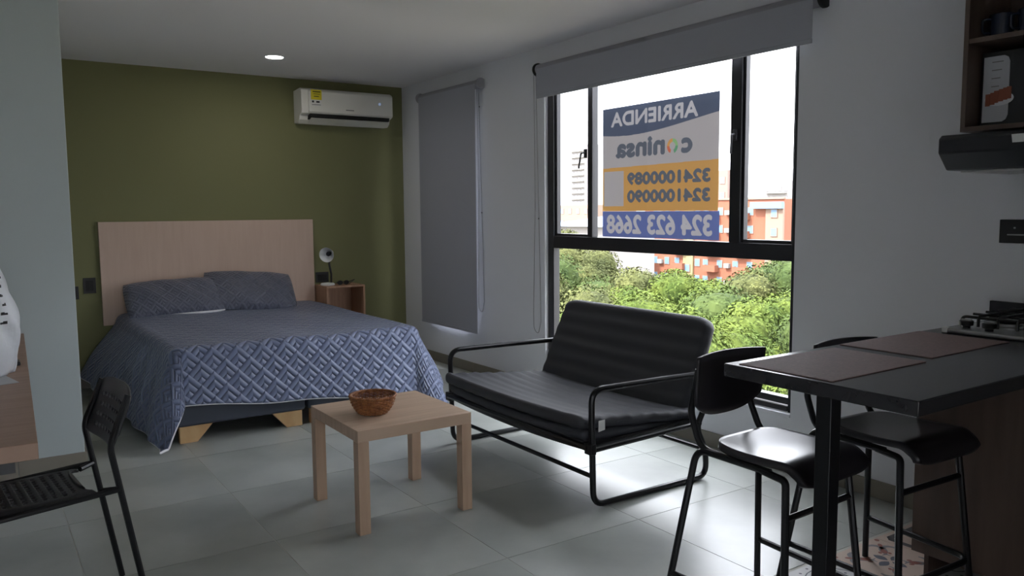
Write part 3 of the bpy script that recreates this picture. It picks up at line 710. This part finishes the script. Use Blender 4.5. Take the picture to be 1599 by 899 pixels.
MB().tube([(2.755, 6.80, NZ1+.025), (2.765, 6.80, NZ1+.025)], .003, 6).build('bridge', M_PLAST, gl)
MB().tube([(2.705, 6.80, NZ1+.026), (2.71, 6.83, NZ1+.02), (2.80, 6.84, NZ1+.004)], .003, 6).build('temple', M_PLAST, gl)
MB().tube([(2.815, 6.80, NZ1+.026), (2.86, 6.78, NZ1+.045), (2.80, 6.77, NZ1+.006)], .003, 6).build('temple', M_PLAST, gl)
def plate(label, x0, x1, z0, z1, n=1):
    t = thing('wall_socket', label, 'socket', ((x0+x1)/2, YG, z0))
    MB().box(x0, x1, YG-.009, YG, z0, z1).build('plate', M_PLAST, t, bevel=.002)
    for k in range(n):
        w = (x1-x0-.03)/n; MB().box(x0+.015+k*w, x0+.013+(k+1)*w, YG-.013, YG-.009, z0+.02, z1-.02).build('module', M_DARK, t, bevel=.001)
plate('square black switch plate on the olive wall beside the headboard edge', .715, .803, .741, .862, 2)
plate('black switch plate half hidden by the partition edge', .60, .682, .70, .80, 2)
plate('black socket plate behind the white gooseneck lamp', 2.575, 2.695, .722, .815, 2)

# ------------------------------------------------------------------ air conditioner
ac = thing('air_conditioner', 'white split air conditioner high on the olive green wall', 'air conditioner', (2.845, 6.99, 2.12))
AX0, AX1 = 2.425, 3.275
MB().prism([(6.99, 2.125), (6.99, 2.405), (6.83, 2.415), (6.795, 2.40), (6.788, 2.225), (6.80, 2.20), (6.85, 2.185), (6.86, 2.15), (6.90, 2.122)], AX0, AX1, 'x').build('body', M_ACW, ac, bevel=.006)
MB().prism([(6.796, 2.402), (6.778, 2.385), (6.775, 2.215), (6.79, 2.20), (6.80, 2.21)], AX0+.06, AX1-.004, 'x').build('front_panel', M_ACW, ac, bevel=.003)
MB().prism([(6.794, 2.198), (6.86, 2.187), (6.862, 2.152), (6.798, 2.172)], AX0+.075, AX1-.03, 'x').build('air_outlet', M_DARK, ac, ang=0)
MB().prism([(6.792, 2.160), (6.800, 2.164), (6.87, 2.140), (6.89, 2.120), (6.878, 2.118), (6.85, 2.142)], AX0+.085, AX1-.035, 'x').build('louvre', M_ACW, ac, bevel=.001)
lab = MB().box(2.505, 2.60, 6.7745, 6.7765, 2.315, 2.40).build('energy_label', M_YEL, ac, ang=0)
MB().box(2.52, 2.59, 6.7735, 6.7745, 2.378, 2.386).box(2.525, 2.585, 6.7735, 6.7745, 2.360, 2.364).box(2.53, 2.575, 6.7735, 6.7745, 2.340, 2.346).build('print', M_INK, lab, ang=0)
lab2 = MB().box(2.507, 2.598, 6.7735, 6.7755, 2.265, 2.314).build('white_label', M_TAG, ac, ang=0)
MB().box(2.512, 2.53, 6.7725, 6.7735, 2.29, 2.306).box(2.55, 2.58, 6.7725, 6.7735, 2.29, 2.304).box(2.512, 2.59, 6.7725, 6.7735, 2.270, 2.274).build('print', M_INK, lab2, ang=0)
MB().box(2.82, 2.895, 6.7735, 6.7755, 2.239, 2.246).build('logo_strip', mat('logo_grey', rgb(120, 120, 118), .5), ac, ang=0)
MB().lathe([(.013, 0), (.013, .003)], (3.143, 6.7765, 2.315), 16, (0, -1, 0)).build('display', M_LEDB, ac)

# ------------------------------------------------------------------ ceiling downlights
def downlight(x, y, label):
    t = thing('downlight', label, 'light', (x, y, ZC))
    MB().lathe([(.075, 0), (.075, -.006), (.066, -.008), (.062, -.004)], (x, y, ZC), 28, cap=False).build('trim_ring', M_LAMPW, t)
    MB().lathe([(.063, -.002), (.060, -.005), (.001, -.006)], (x, y, ZC), 28).build('diffuser', M_LED, t)
downlight(1.975, 6.08, 'lit round recessed ceiling light in front of the olive green wall')

# ------------------------------------------------------------------ side table and basket
tb = thing('side_table', 'square pale wood side table between the bed and the black sofa', 'table', (1.566, 3.347, 0))
TX, TY = 1.291, 3.072
top = MB().box(TX, TX+.55, TY, TY+.55, .40, .45).build('tabletop', M_BIRCH, tb, bevel=.0015)
for a in (0, .50):
    for b in (0, .50): MB().box(TX+a, TX+a+.05, TY+b, TY+b+.05, 0, .40).build('leg', M_BIRCHV, tb, bevel=.0015)
BXc, BYc, BZc = 1.475, 3.325, .4505
bk = thing('wicker_basket', 'small round brown wicker basket on the pale side table', 'basket', (BXc, BYc, BZc))
NS = 34
def brad(z): return .060+.040*math.sin(PI/2*min(1, z/.078))**.9
wv = MB()
for k in range(11):
    z = .004+k*.0068; P = []
    for j in range(NS*4):
        a = 2*PI*j/(NS*4); P.append((BXc+(brad(z)+.0022*math.cos(NS*a/2*1+k*PI))*math.cos(a), BYc+(brad(z)+.0022*math.cos(NS*a/2+k*PI))*math.sin(a), BZc+z))
    wv.tube(P, .0032, 5, True)
wv.build('weave', M_WICKER, bk)
stk = MB()
for j in range(NS):
    a = 2*PI*j/NS; stk.tube([(BXc+brad(z)*math.cos(a), BYc+brad(z)*math.sin(a), BZc+z) for z in (.003, .02, .04, .06, .08)], .0028, 5)
stk.build('stakes', M_WICKER, bk)
rm_ = MB()
for ph in (0, 2*PI/3, 4*PI/3):
    rm_.tube([(BXc+(.1015+.004*math.cos(22*a+ph))*math.cos(a), BYc+(.1015+.004*math.cos(22*a+ph))*math.sin(a), BZc+.081+.004*math.sin(22*a+ph)) for a in [2*PI*j/132 for j in range(132)]], .0036, 5, True)
rm_.build('rim', M_WICKER, bk)
MB().lathe([(.060, 0), (.060, .004)], (BXc, BYc, BZc), 28).build('bottom', M_WICKER, bk)

# ------------------------------------------------------------------ sofa
sf = thing('sofa_bed', 'black canvas sofa with tubular steel arms in front of the big window', 'sofa', (2.65, 3.39, 0))
TR = .0145
def side(y):
    P = [(2.78, y, .0155), (2.29, y, .0155), (2.276, y, .553), (2.70, y, .548), (3.03, y, .542)]
    MB().tube(fillet(P, [0, .07, .07, 0, 0], 8), TR, 10).build('arm_frame', M_STEEL, sf)
    P = [(2.78, y, .0155), (3.03, y, .0155), (3.02, y, .15), (2.955, y, .275), (3.03, y, .40), (3.075, y, .60)]
    MB().tube(fillet(P, [0, .06, .08, .08, .05, 0], 6), TR, 10).build('rear_frame', M_STEEL, sf)
    MB().tube([(2.272, y, .272), (2.98, y, .292)], .012, 8).build('side_rail', M_STEEL, sf)
    MB().tube([(2.272, y+(.024 if y < 3 else -.024), .292), (2.95, y+(.024 if y < 3 else -.024), .312)], .010, 8).build('bed_rail', M_STEEL, sf)
    MB().rbox((2.272, y, .283), (.034, .05, .05), .006, (1, 1, 1)).build('clamp', M_STEEL, sf)
side(2.75); side(4.03)
MB().tube([(2.283, 2.755, .153), (2.283, 4.025, .153)], .011, 8).build('front_stretcher', M_STEEL, sf)
MB().tube([(3.02, 2.755, .15), (3.02, 4.025, .15)], .011, 8).build('rear_stretcher', M_STEEL, sf)
MB().tube([(2.262, 2.755, .288), (2.262, 4.025, .288)], .016, 8).build('front_rail', M_STEEL, sf)
MB().rbox((2.61, 3.39, .292), (.70, 1.21, .050), .02, (4, 10, 1), lambda p: Vector((p.x, p.y, p.z-.020*(1-(p.y/.62)**2)))).build('base_sling', M_SOFA, sf)
MB().rbox((2.60, 3.39, .345), (.705, 1.235, .056), .026, (8, 44, 1), lambda p: Vector((p.x, p.y, p.z-.026*(1-(p.y/.62)**2)-.055*(p.x+.35)/.7+.002*math.sin(55*p.y)))).build('folded_mattress', M_SOFA, sf, ang=60)
def seatfn(p):
    x, y, z = p
    sag = .030*max(0, 1-(y/.62)**2)*(.3+.7*(1-abs(x/.37)**2))
    top_ = .0045*math.sin(PI*2*(x+.2)/.088) if z > 0 else 0
    rip = (.0035*math.sin(38*y+8*x)*max(0, abs(y)/.62-.45)) if z > 0 else .002*math.sin(60*y)
    return Vector((x-.012*math.cos(2.2*y)*(x < -.3), y+.004*math.sin(30*x), z-sag+top_+rip-.085*(x+.35)/.7*.75))
MB().rbox((2.60, 3.39, .398), (.74, 1.25, .060), .028, (24, 44, 2), seatfn).build('seat_mattress', M_SOFA, sf, ang=60)
rb = Matrix.Rotation(R(24), 3, 'Y')
def backfn(p):
    x, y, z = p
    # stitched horizontal channels on the front face, soft top corners
    if x < 0: x = x+.0024*math.sin(2*PI*z/.085)
    e = max(0, abs(y)-.50)/.115; z2 = z
    if z > .18: z2 = z-.030*e*e
    x -= .014*(1-(y/.62)**2)*0
    return rb @ Vector((x, y*(1-.02*(z > 0)*(z/.23)), z2))
MB().rbox((3.045, 3.415, .553), (.075, 1.225, .53), .035, (2, 30, 40), backfn).build('back_mattress', M_SOFA, sf, ang=60)
MB().tube([(3.085, 2.755, .545), (3.10, 4.025, .545)], .011, 8).build('back_rail', M_STEEL, sf)
MB().add([(2.318, 2.748, .405), (2.352, 2.744, .408), (2.350, 2.741, .362), (2.315, 2.745, .355)], [(0, 1, 2, 3)]).build('care_tag', M_TAG, sf, ang=0, solid=(.0015, 0))

# ------------------------------------------------------------------ bar stools
def make_stool():
    t = thing('bar_stool', 'x', 'stool', (0, 0, 0), 0, 'bar stools at the counter')
    def seat(u, v):
        # u across, v from rear to over the front edge
        a = 2*u-1; L = .405*v
        wv_ = .172*(1-.10*(1-min(1, v*2.2))**2)
        x = a*wv_
        if L < .29: y = .155-L; z = .60-.012*math.sin(PI*min(1, L/.29))*(1-a*a*.6)
        else:
            q = (L-.29)/.115; th = q*R(80); y = -.135-.055*math.sin(th); z = .60-.060*(1-math.cos(th))
        y -= .0
        if v < .25: y -= .05*(abs(a)**5)*(1-v/.25)
        if v > .85: z += .018*(abs(a)**6)*(v-.85)/.15
        return (x, y, z)
    MB().grid(seat, 24, 30).build('seat', M_SEAT, t, world=False, ang=70, solid=(.022, -1))
    for s in (-1, 1):
        MB().tube(fillet([(s*.152, -.05, .575), (s*.158, -.138, .566), (s*.209, -.183, 0)], .02), .0115, 10).build('leg', M_STEEL, t, world=False)
        MB().tube(fillet([(s*.152, -.08, .576), (s*.160, .195, .585), (s*.251, .257, 0)], .05, 8), .0115, 10).build('leg', M_STEEL, t, world=False)
        MB().tube(fillet([(s*.150, .09, .580), (s*.156, .185, .588), (s*.150, .232, .70), (s*.142, .208, .84)], .07, 8), .011, 10).build('back_upright', M_STEEL, t, world=False)
    MB().tube(fillet([(-.227, .237, .170), (-.196, -.178, .165), (.196, -.178, .165), (.227, .237, .170)], .06, 8), .0105, 10).build('footrest', M_STEEL, t, world=False)
    MB().tube([(-.167, -.146, .455), (.167, -.146, .455)], .010, 8).build('front_stretcher', M_STEEL, t, world=False)
    def back(u, v):
        a = 2*u-1; zt = .890-.006*a*a; zb = .700-.026*(1-a*a)+.03*abs(a)**4; z = zb+(zt-zb)*v
        return (a*(.168+.004*v), .198+.026*(1-a*a)-.012*v, z)
    MB().grid(back, 20, 8).build('backrest', M_SEAT, t, world=False, ang=70, solid=(.009, 0))
    return t
st = make_stool(); st.location = (2.085, 1.593, 0); st.rotation_euler.z = R(2); st['label'] = 'black bar stool at the overhanging end of the dark counter'
dup(st, (2.575, 1.51, 0), R(-3), 'black bar stool tucked under the counter beside the brown cabinet panel')

# ------------------------------------------------------------------ counter, cabinet, placemats, cooktop
wt = thing('worktop', 'dark stone kitchen worktop jutting out as a bar with a square post', 'worktop', (2.6, 1.3, .9))
CX0, CY0, CY1 = 1.845, 1.017, 1.612
MB().prism([(CX0, CY0), (2.87, CY0), (2.87, -.598), (XW-.001, -.598), (XW-.001, CY1), (CX0, CY1)], .861, .90, 'z').build('slab', M_COUNTER, wt, bevel=.003)
MB().box(1.872, 1.918, 1.268, 1.314, 0, .861).build('post', M_STEEL, wt, bevel=.002)
MB().box(XW-.022, XW-.002, -.598, CY1+.012, .90, .976).build('upstand', M_COUNTER, wt, bevel=.002)
cb = thing('base_cabinet', 'dark brown wooden base cabinet carrying the dark worktop', 'cabinet', (3.14, .6, 0))
MB().box(2.818, 2.836, CY0+.01, 1.559, .10, .861).build('end_panel', M_CAB, cb, bevel=.001)
MB().box(2.836, XW-.012, 1.541, 1.559, .10, .861).build('back_panel', M_CAB, cb, bevel=.001)
MB().box(2.836, XW-.012, -.598, 1.541, .10, .118).build('bottom_panel', M_CAB, cb, ang=0)
MB().box(2.83, XW-.012, 1.500, 1.516, 0, .10).build('kick_board', M_CAB, cb, ang=0)
for k in range(3):
    d = MB().box(2.890, 2.908, -.59+k*.535, -.065+k*.535, .105, .855).build('door', M_CAB, cb, bevel=.002); MB().box(2.870, 2.890, -.10+k*.535, -.085+k*.535, .62, .78).build('handle', M_STEEL, d, bevel=.002)
def pmat(x0, x1, y0, y1, label, rz):
    o = MB().rbox((0, 0, .0015), (x1-x0, y1-y0, .003), .0014, (1, 1, 1), k=1).build('placemat', M_MAT, ang=0); o.location = ((x0+x1)/2, (y0+y1)/2, .90); o.rotation_euler.z = rz
    tag(o, label, 'placemat', 'placemats on the counter')
pmat(1.866, 2.335, 1.268, 1.575, 'brown woven placemat at the free end of the dark counter', R(.6))
pmat(2.405, 2.900, 1.293, 1.605, 'brown woven placemat beside the gas cooktop', R(.4))
ck = thing('gas_cooktop', 'stainless gas cooktop with black grates set on the dark worktop', 'cooktop', (3.18, 1.26, .90))
KX0, KX1, KY0, KY1 = 2.945, 3.415, .98, 1.545
MB().rbox(((KX0+KX1)/2, (KY0+KY1)/2, .909), (KX1-KX0, KY1-KY0, .017), .006, (1, 1, 1)).build('tray', M_SS, ck)
MB().box(KX0-.004, KX0+.014, KY1-.016, KY1+.004, .9005, .922).build('corner_cap', M_TAG, ck, bevel=.003)
for k, (x, y) in enumerate(((3.005, 1.492), (2.99, 1.405), (2.985, 1.14), (2.985, 1.05))):
    kb = MB().lathe([(.014, 0), (.014, .008), (.023, .011), (.024, .026), (.021, .028)], (x, y, .9175), 20).build('knob', M_PLAST, ck); MB().box(x-.003, x+.003, y-.018, y+.018, .9455, .951).build('grip', M_SS, kb, ang=0)
for (x, y, rd) in ((3.12, 1.40, .045), (3.31, 1.40, .036), (3.12, 1.12, .036), (3.31, 1.12, .05)):
    b = MB().lathe([(rd+.012, 0), (rd+.012, .006), (rd, .010), (rd, .018)], (x, y, .9175), 24).build('burner', M_SS, ck); MB().lathe([(rd*.8, 0), (rd*.85, .006), (rd*.6, .009)], (x, y, .9355), 24).build('burner_cap', M_DARK, b)
for (ya, yb) in ((1.272, 1.525), (1.0, 1.255)):
    g = MB()
    g.tube(fillet([(3.04, ya, .919), (3.04, ya, .955), (3.04, yb, .955), (3.04, yb, .919)], .02), .006, 6); g.tube(fillet([(3.395, ya, .919), (3.395, ya, .955), (3.395, yb, .955), (3.395, yb, .919)], .02), .006, 6)
    for yy in (ya+.06, (ya+yb)/2, yb-.06): g.tube(fillet([(3.035, yy, .922), (3.035, yy, .960), (3.40, yy, .960), (3.40, yy, .922)], .02), .0055, 6)
    for xx in (3.12, 3.215, 3.31): g.tube([(xx, ya, .957), (xx, yb, .957)], .005, 6)
    g.build('grate', M_PLAST, ck)
ws = thing('kitchen_socket', 'black double socket plate on the white wall above the cooktop', 'socket', (XW, 1.54, 1.21))
MB().box(XW-.010, XW, 1.48, 1.606, 1.212, 1.306).build('plate', M_PLAST, ws, bevel=.002)
MB().box(XW-.012, XW-.010, 1.48, 1.575, 1.243, 1.248).build('chrome_strip', M_SS, ws, ang=0)
MB().box(XW-.0115, XW-.010, 1.545, 1.552, 1.27, 1.276).build('indicator', M_SS, ws, ang=0)

# ------------------------------------------------------------------ range hood, open shelf, things on it
hd = thing('range_hood', 'slim black range hood under the open wooden shelf', 'hood', (3.2, 1.28, 1.49))
MB().prism([(XW-.001, 1.490), (XW-.001, 1.632), (2.985, 1.618), (2.968, 1.605), (2.968, 1.553), (3.03, 1.492)], .98, 1.605, 'y').build('body', mat('hood_black', rgb(26, 28, 34), .3), hd, bevel=.006)
MB().box(3.05, 3.42, 1.02, 1.56, 1.484, 1.490).build('filter', M_SS, hd, ang=0)
MB().add([(2.9665, 1.353, 1.603), (2.9665, 1.300, 1.603), (2.9665, 1.300, 1.575), (2.9665, 1.349, 1.575)], [(0, 1, 2, 3)]).build('sticker', M_TAG, hd, ang=0, solid=(.001, 0))
sh = thing('open_shelf', 'open wooden wall shelf unit above the black range hood', 'shelf', (3.31, 1.28, 1.64))
HX0, HY0, HY1, HZ0, HZ1 = 3.15, .98, 1.622, 1.640, 2.42
for n, b, m in (('side_panel', (HX0, XW, HY1-.018, HY1, HZ0, HZ1), M_CABEDGE), ('side_panel', (HX0, XW, HY0, HY0+.018, HZ0, HZ1), M_CABEDGE), ('bottom', (HX0, XW, HY0+.018, HY1-.018, HZ0, HZ0+.018), M_CABEDGE), ('top', (HX0, XW, HY0+.018, HY1-.018, HZ1-.018, HZ1), M_CABEDGE), ('shelf_board', (HX0+.004, XW-.012, HY0+.018, HY1-.018, 1.965, 1.983), M_CABEDGE), ('back', (XW-.012, XW, HY0+.018, HY1-.018, HZ0+.018, HZ1-.018), M_CAB)):
    MB().box(*b).build(n, m, sh, bevel=.001)
bx = thing('appliance_box', 'black carton with a white recipe panel standing on the open shelf', 'box', (3.3, 1.45, HZ0+.018))
MB().box(3.235, 3.43, 1.20, 1.592, HZ0+.0185, 1.935).build('carton', mat('carton_black', rgb(30, 32, 36), .4), bx, bevel=.002)
MB().prism([(1.584, 1.675), (1.584, 1.918), (1.512, 1.918), (1.498, 1.910), (1.492, 1.895), (1.492, 1.700), (1.498, 1.683), (1.512, 1.675)], 3.2325, 3.235, 'x').build('white_panel', M_PAPER, bx, ang=0)
for k, (yy, zz) in enumerate(((1.565, 1.758), (1.548, 1.762), (1.535, 1.768), (1.518, 1.772), (1.503, 1.776), (1.490, 1.779))):
    MB().rbox((3.2315, yy, zz), (.003, .017, .045), .0014, (1, 1, 1), k=1).build('food_print', mat('food_brown', rgb(150, 84, 60), .6), bx, ang=0)
MB().prism([(1.525+.052*math.cos(2*PI*k/20), 1.760+.026*math.sin(2*PI*k/20)) for k in range(20)], 3.2318, 3.2326, 'x').build('plate_print', M_SHEET, bx, ang=0)
for k in range(4): MB().box(3.2322, 3.2326, 1.515+.004*k, 1.555, 1.895-.03*k, 1.899-.03*k).build('print_line', M_CORD, bx, ang=0)
for k, (yy, xx) in enumerate(((1.545, 3.27), (1.44, 3.26))):
    mg = thing('mug', ('dark blue mug beside the side panel of the open shelf', 'dark blue mug further along the upper board of the open shelf')[k], 'mug', (xx, yy, 1.983), group='mugs on the open shelf')
    MB().lathe([(.034, 0), (.040, .004), (.042, .09), (.040, .092), (.037, .088), (.035, .008), (.001, .006)], (xx, yy, 1.9835), 24).build('cup', mat('navy_glaze', rgb(34, 42, 60), .25), mg)
    MB().tube(fillet([(xx-.03, yy+.028, 1.983+.075), (xx-.05, yy+.045, 1.983+.075), (xx-.05, yy+.045, 1.983+.025), (xx-.03, yy+.028, 1.983+.025)], .015), .005, 8).build('handle', MATS['navy_glaze'], mg)

# ------------------------------------------------------------------ desk, bag, papers, chair
dk = thing('wall_desk', 'long brown wooden desk top fixed along the left wall', 'desk', (-.2, 3.6, .70))
MB().add([(XL+.003, 2.475, .705), (.122, 2.455, .705), (.208, 4.786, .705), (XL+.003, 4.786, .705), (XL+.003, 2.475, .75), (.122, 2.455, .75), (.208, 4.786, .75), (XL+.003, 4.786, .75)], [(0, 3, 2, 1), (4, 5, 6, 7), (0, 1, 5, 4), (1, 2, 6, 5), (2, 3, 7, 6), (3, 0, 4, 7)]).build('desktop', M_DESK, dk, bevel=.002)
for yy in (2.475, 3.6, 4.7):
    MB().box(XL+.003, .068, yy, yy+.03, .699, .705).box(XL+.003, XL+.009, yy, yy+.03, .45, .699).box(-.03, .068, yy, yy+.004, .672, .699).build('bracket', M_STEEL, dk, ang=0)
MB().lathe([(.008, 0), (.008, .002)], (.012, 2.4745, .686), 14, (0, -1, 0)).build('screw', M_TAG, dk)
bg_ = thing('shopping_bag', 'white plastic shopping bag with black print standing on the desk', 'bag', (-.06, 3.62, .75))
def bagp(u, v):
    a = 2*PI*u; z = .55*v
    k = 1-.24*max(0, v-.35)/.65-.5*max(0, v-.9)*10*.3 if v > .35 else 1-.12*(1-v/.35)**3
    rx = .195*k*(1+.05*math.sin(3*a+6*v)+.035*math.sin(7*a-9*v)+.02*math.sin(13*a+20*v)); ry = .15*k*(1+.05*math.sin(4*a+2)+.03*math.sin(9*a+11*v))
    return (-.06+rx*math.cos(a)-.02*max(0, v-.4), 3.62+ry*math.sin(a), .751+z)
MB().grid(bagp, 72, 40).build('sack', M_BAG, bg_, ang=70, solid=(.001, 0))
MB().grid(lambda u, v: (bagp(u, 0)[0]*v+(-.06)*(1-v), bagp(u, 0)[1]*v+3.62*(1-v), .7515), 40, 2).build('base', M_BAG, bg_, ang=0)
for s in (-1, 1): MB().tube(fillet([(-.10, 3.62+s*.05, 1.29), (-.11, 3.62+s*.05, 1.40), (-.03, 3.62+s*.05, 1.40), (-.02, 3.62+s*.05, 1.29)], .04), [.012]*100 and .010, 8).build('handle', M_BAG, bg_)
pr = MB()
for k in range(8):
    v = .36+.062*k; u0_ = .885
    for j in range(2):
        ua = u0_+.012*j+.004*(k % 3); du = .013; dv = .014+.006*((k*3+j) % 2)
        Q = [Vector(bagp(ua, v)), Vector(bagp(ua+du, v)), Vector(bagp(ua+du, v+dv)), Vector(bagp(ua, v+dv))]
        n = (Q[1]-Q[0]).cross(Q[3]-Q[0]).normalized(); pr.add([q+n*.002 for q in Q], [(0, 1, 2, 3)])
pr.build('print', M_INK, bg_, ang=0)
pp = MB().box(-.10, .10, 3.36, 3.60, .7505, .752, rot=Matrix.Rotation(R(12), 3, 'Z')).build('leaflet', M_PAPER, ang=0); tag(pp, 'thin glossy leaflet lying on the brown desk before the bag', 'leaflet')
pn = thing('tablet', 'black flat gadget lying on the brown desk by the bag', 'gadget', (.06, 3.75, .75))
MB().rbox((.075, 3.80, .7585), (.14, .085, .014), .004, (1, 1, 1)).build('case', M_PLAST, pn); MB().box(.02, .13, 3.765, 3.835, .7656, .766).build('screen', M_DARK, pn, ang=0)

# folding-style chair with perforated seat and back, facing the desk
ch = thing('perforated_chair', 'black chair with perforated plastic seat pushed towards the brown desk', 'chair', (.178, 3.04, 0), R(5.5))
CYc = 3.04
for s, yy in ((-1, CYc-.185), (1, CYc+.185)):
    MB().tube(fillet([(.425, yy, 0.0), (.326, yy, .60), (.392, yy-s*.008, .76)], .10, 8), .0105, 10).build('rear_leg', M_STEEL, ch)
    MB().tube(fillet([(.352, yy, .452), (.02, yy, .432), (-.09, yy, .428), (-.135, yy, 0)], .05, 8), .0105, 10).build('front_leg', M_STEEL, ch)
def perf(fn, nu, nv, holes):
    """grid surface with slots left out: holes(u index, v index) -> True"""
    mb = MB(); V = []
    for j in range(nv+1):
        for i in range(nu+1): V.append(fn(i/nu, j/nv))
    F = [(j*(nu+1)+i, j*(nu+1)+i+1, (j+1)*(nu+1)+i+1, (j+1)*(nu+1)+i) for j in range(nv) for i in range(nu) if not holes(i, j)]
    mb.add(V, F); return mb
def sfn(u, v):
    a = 2*v-1; x = -.10+.395*u; hw = .178-.02*max(0, u-.8)/.2
    z = .455-.006*math.sin(PI*u)+(.0 if u > .06 else -.02*(1-u/.06)**2)
    if u > .9: x -= .055*(1-a*a)*0 + .05*(1-abs(a)**4)*(u-.9)/.1
    return (x, CYc+a*hw, z-.014*max(0, abs(a)-.9)/.1)
def shole(i, j):
    if i < 6 or i > 60 or j < 5 or j > 46: return False
    c = (i-6)//5; return (i-6) % 5 in (1, 2) and (j+(2 if c % 2 else 0)) % 4 in (0, 1, 2) and 6 <= j <= 45
perf(sfn, 70, 52, shole).build('seat', M_ADDE, ch, ang=60, solid=(.007, -1))
MB().tube([(.298, CYc-.15, .447), (.35, CYc-.185, .452)], .010, 8).build('seat_lug', M_STEEL, ch); MB().tube([(.298, CYc+.15, .447), (.35, CYc+.185, .452)], .010, 8).build('seat_lug', M_STEEL, ch)
def bfn(u, v):
    a = 2*u-1; z = .575+.20*v-.022*abs(a)**6*(v > .5)*(v-.5)*2+.012*abs(a)**6*(v < .3)
    return (.330+.066*v+.022*(1-a*a), CYc+a*(.200-.016*abs(2*v-1)**4), z)
def bhole(i, j):
    if j < 5 or j > 33 or i < 8 or i > 43: return False
    c = (j-5)//7; return (j-5) % 7 in (1, 2) and (i+(2 if c % 2 else 0)) % 4 in (0, 1, 2)
perf(bfn, 52, 40, bhole).build('backrest', M_ADDE, ch, ang=60, solid=(.008, 0))
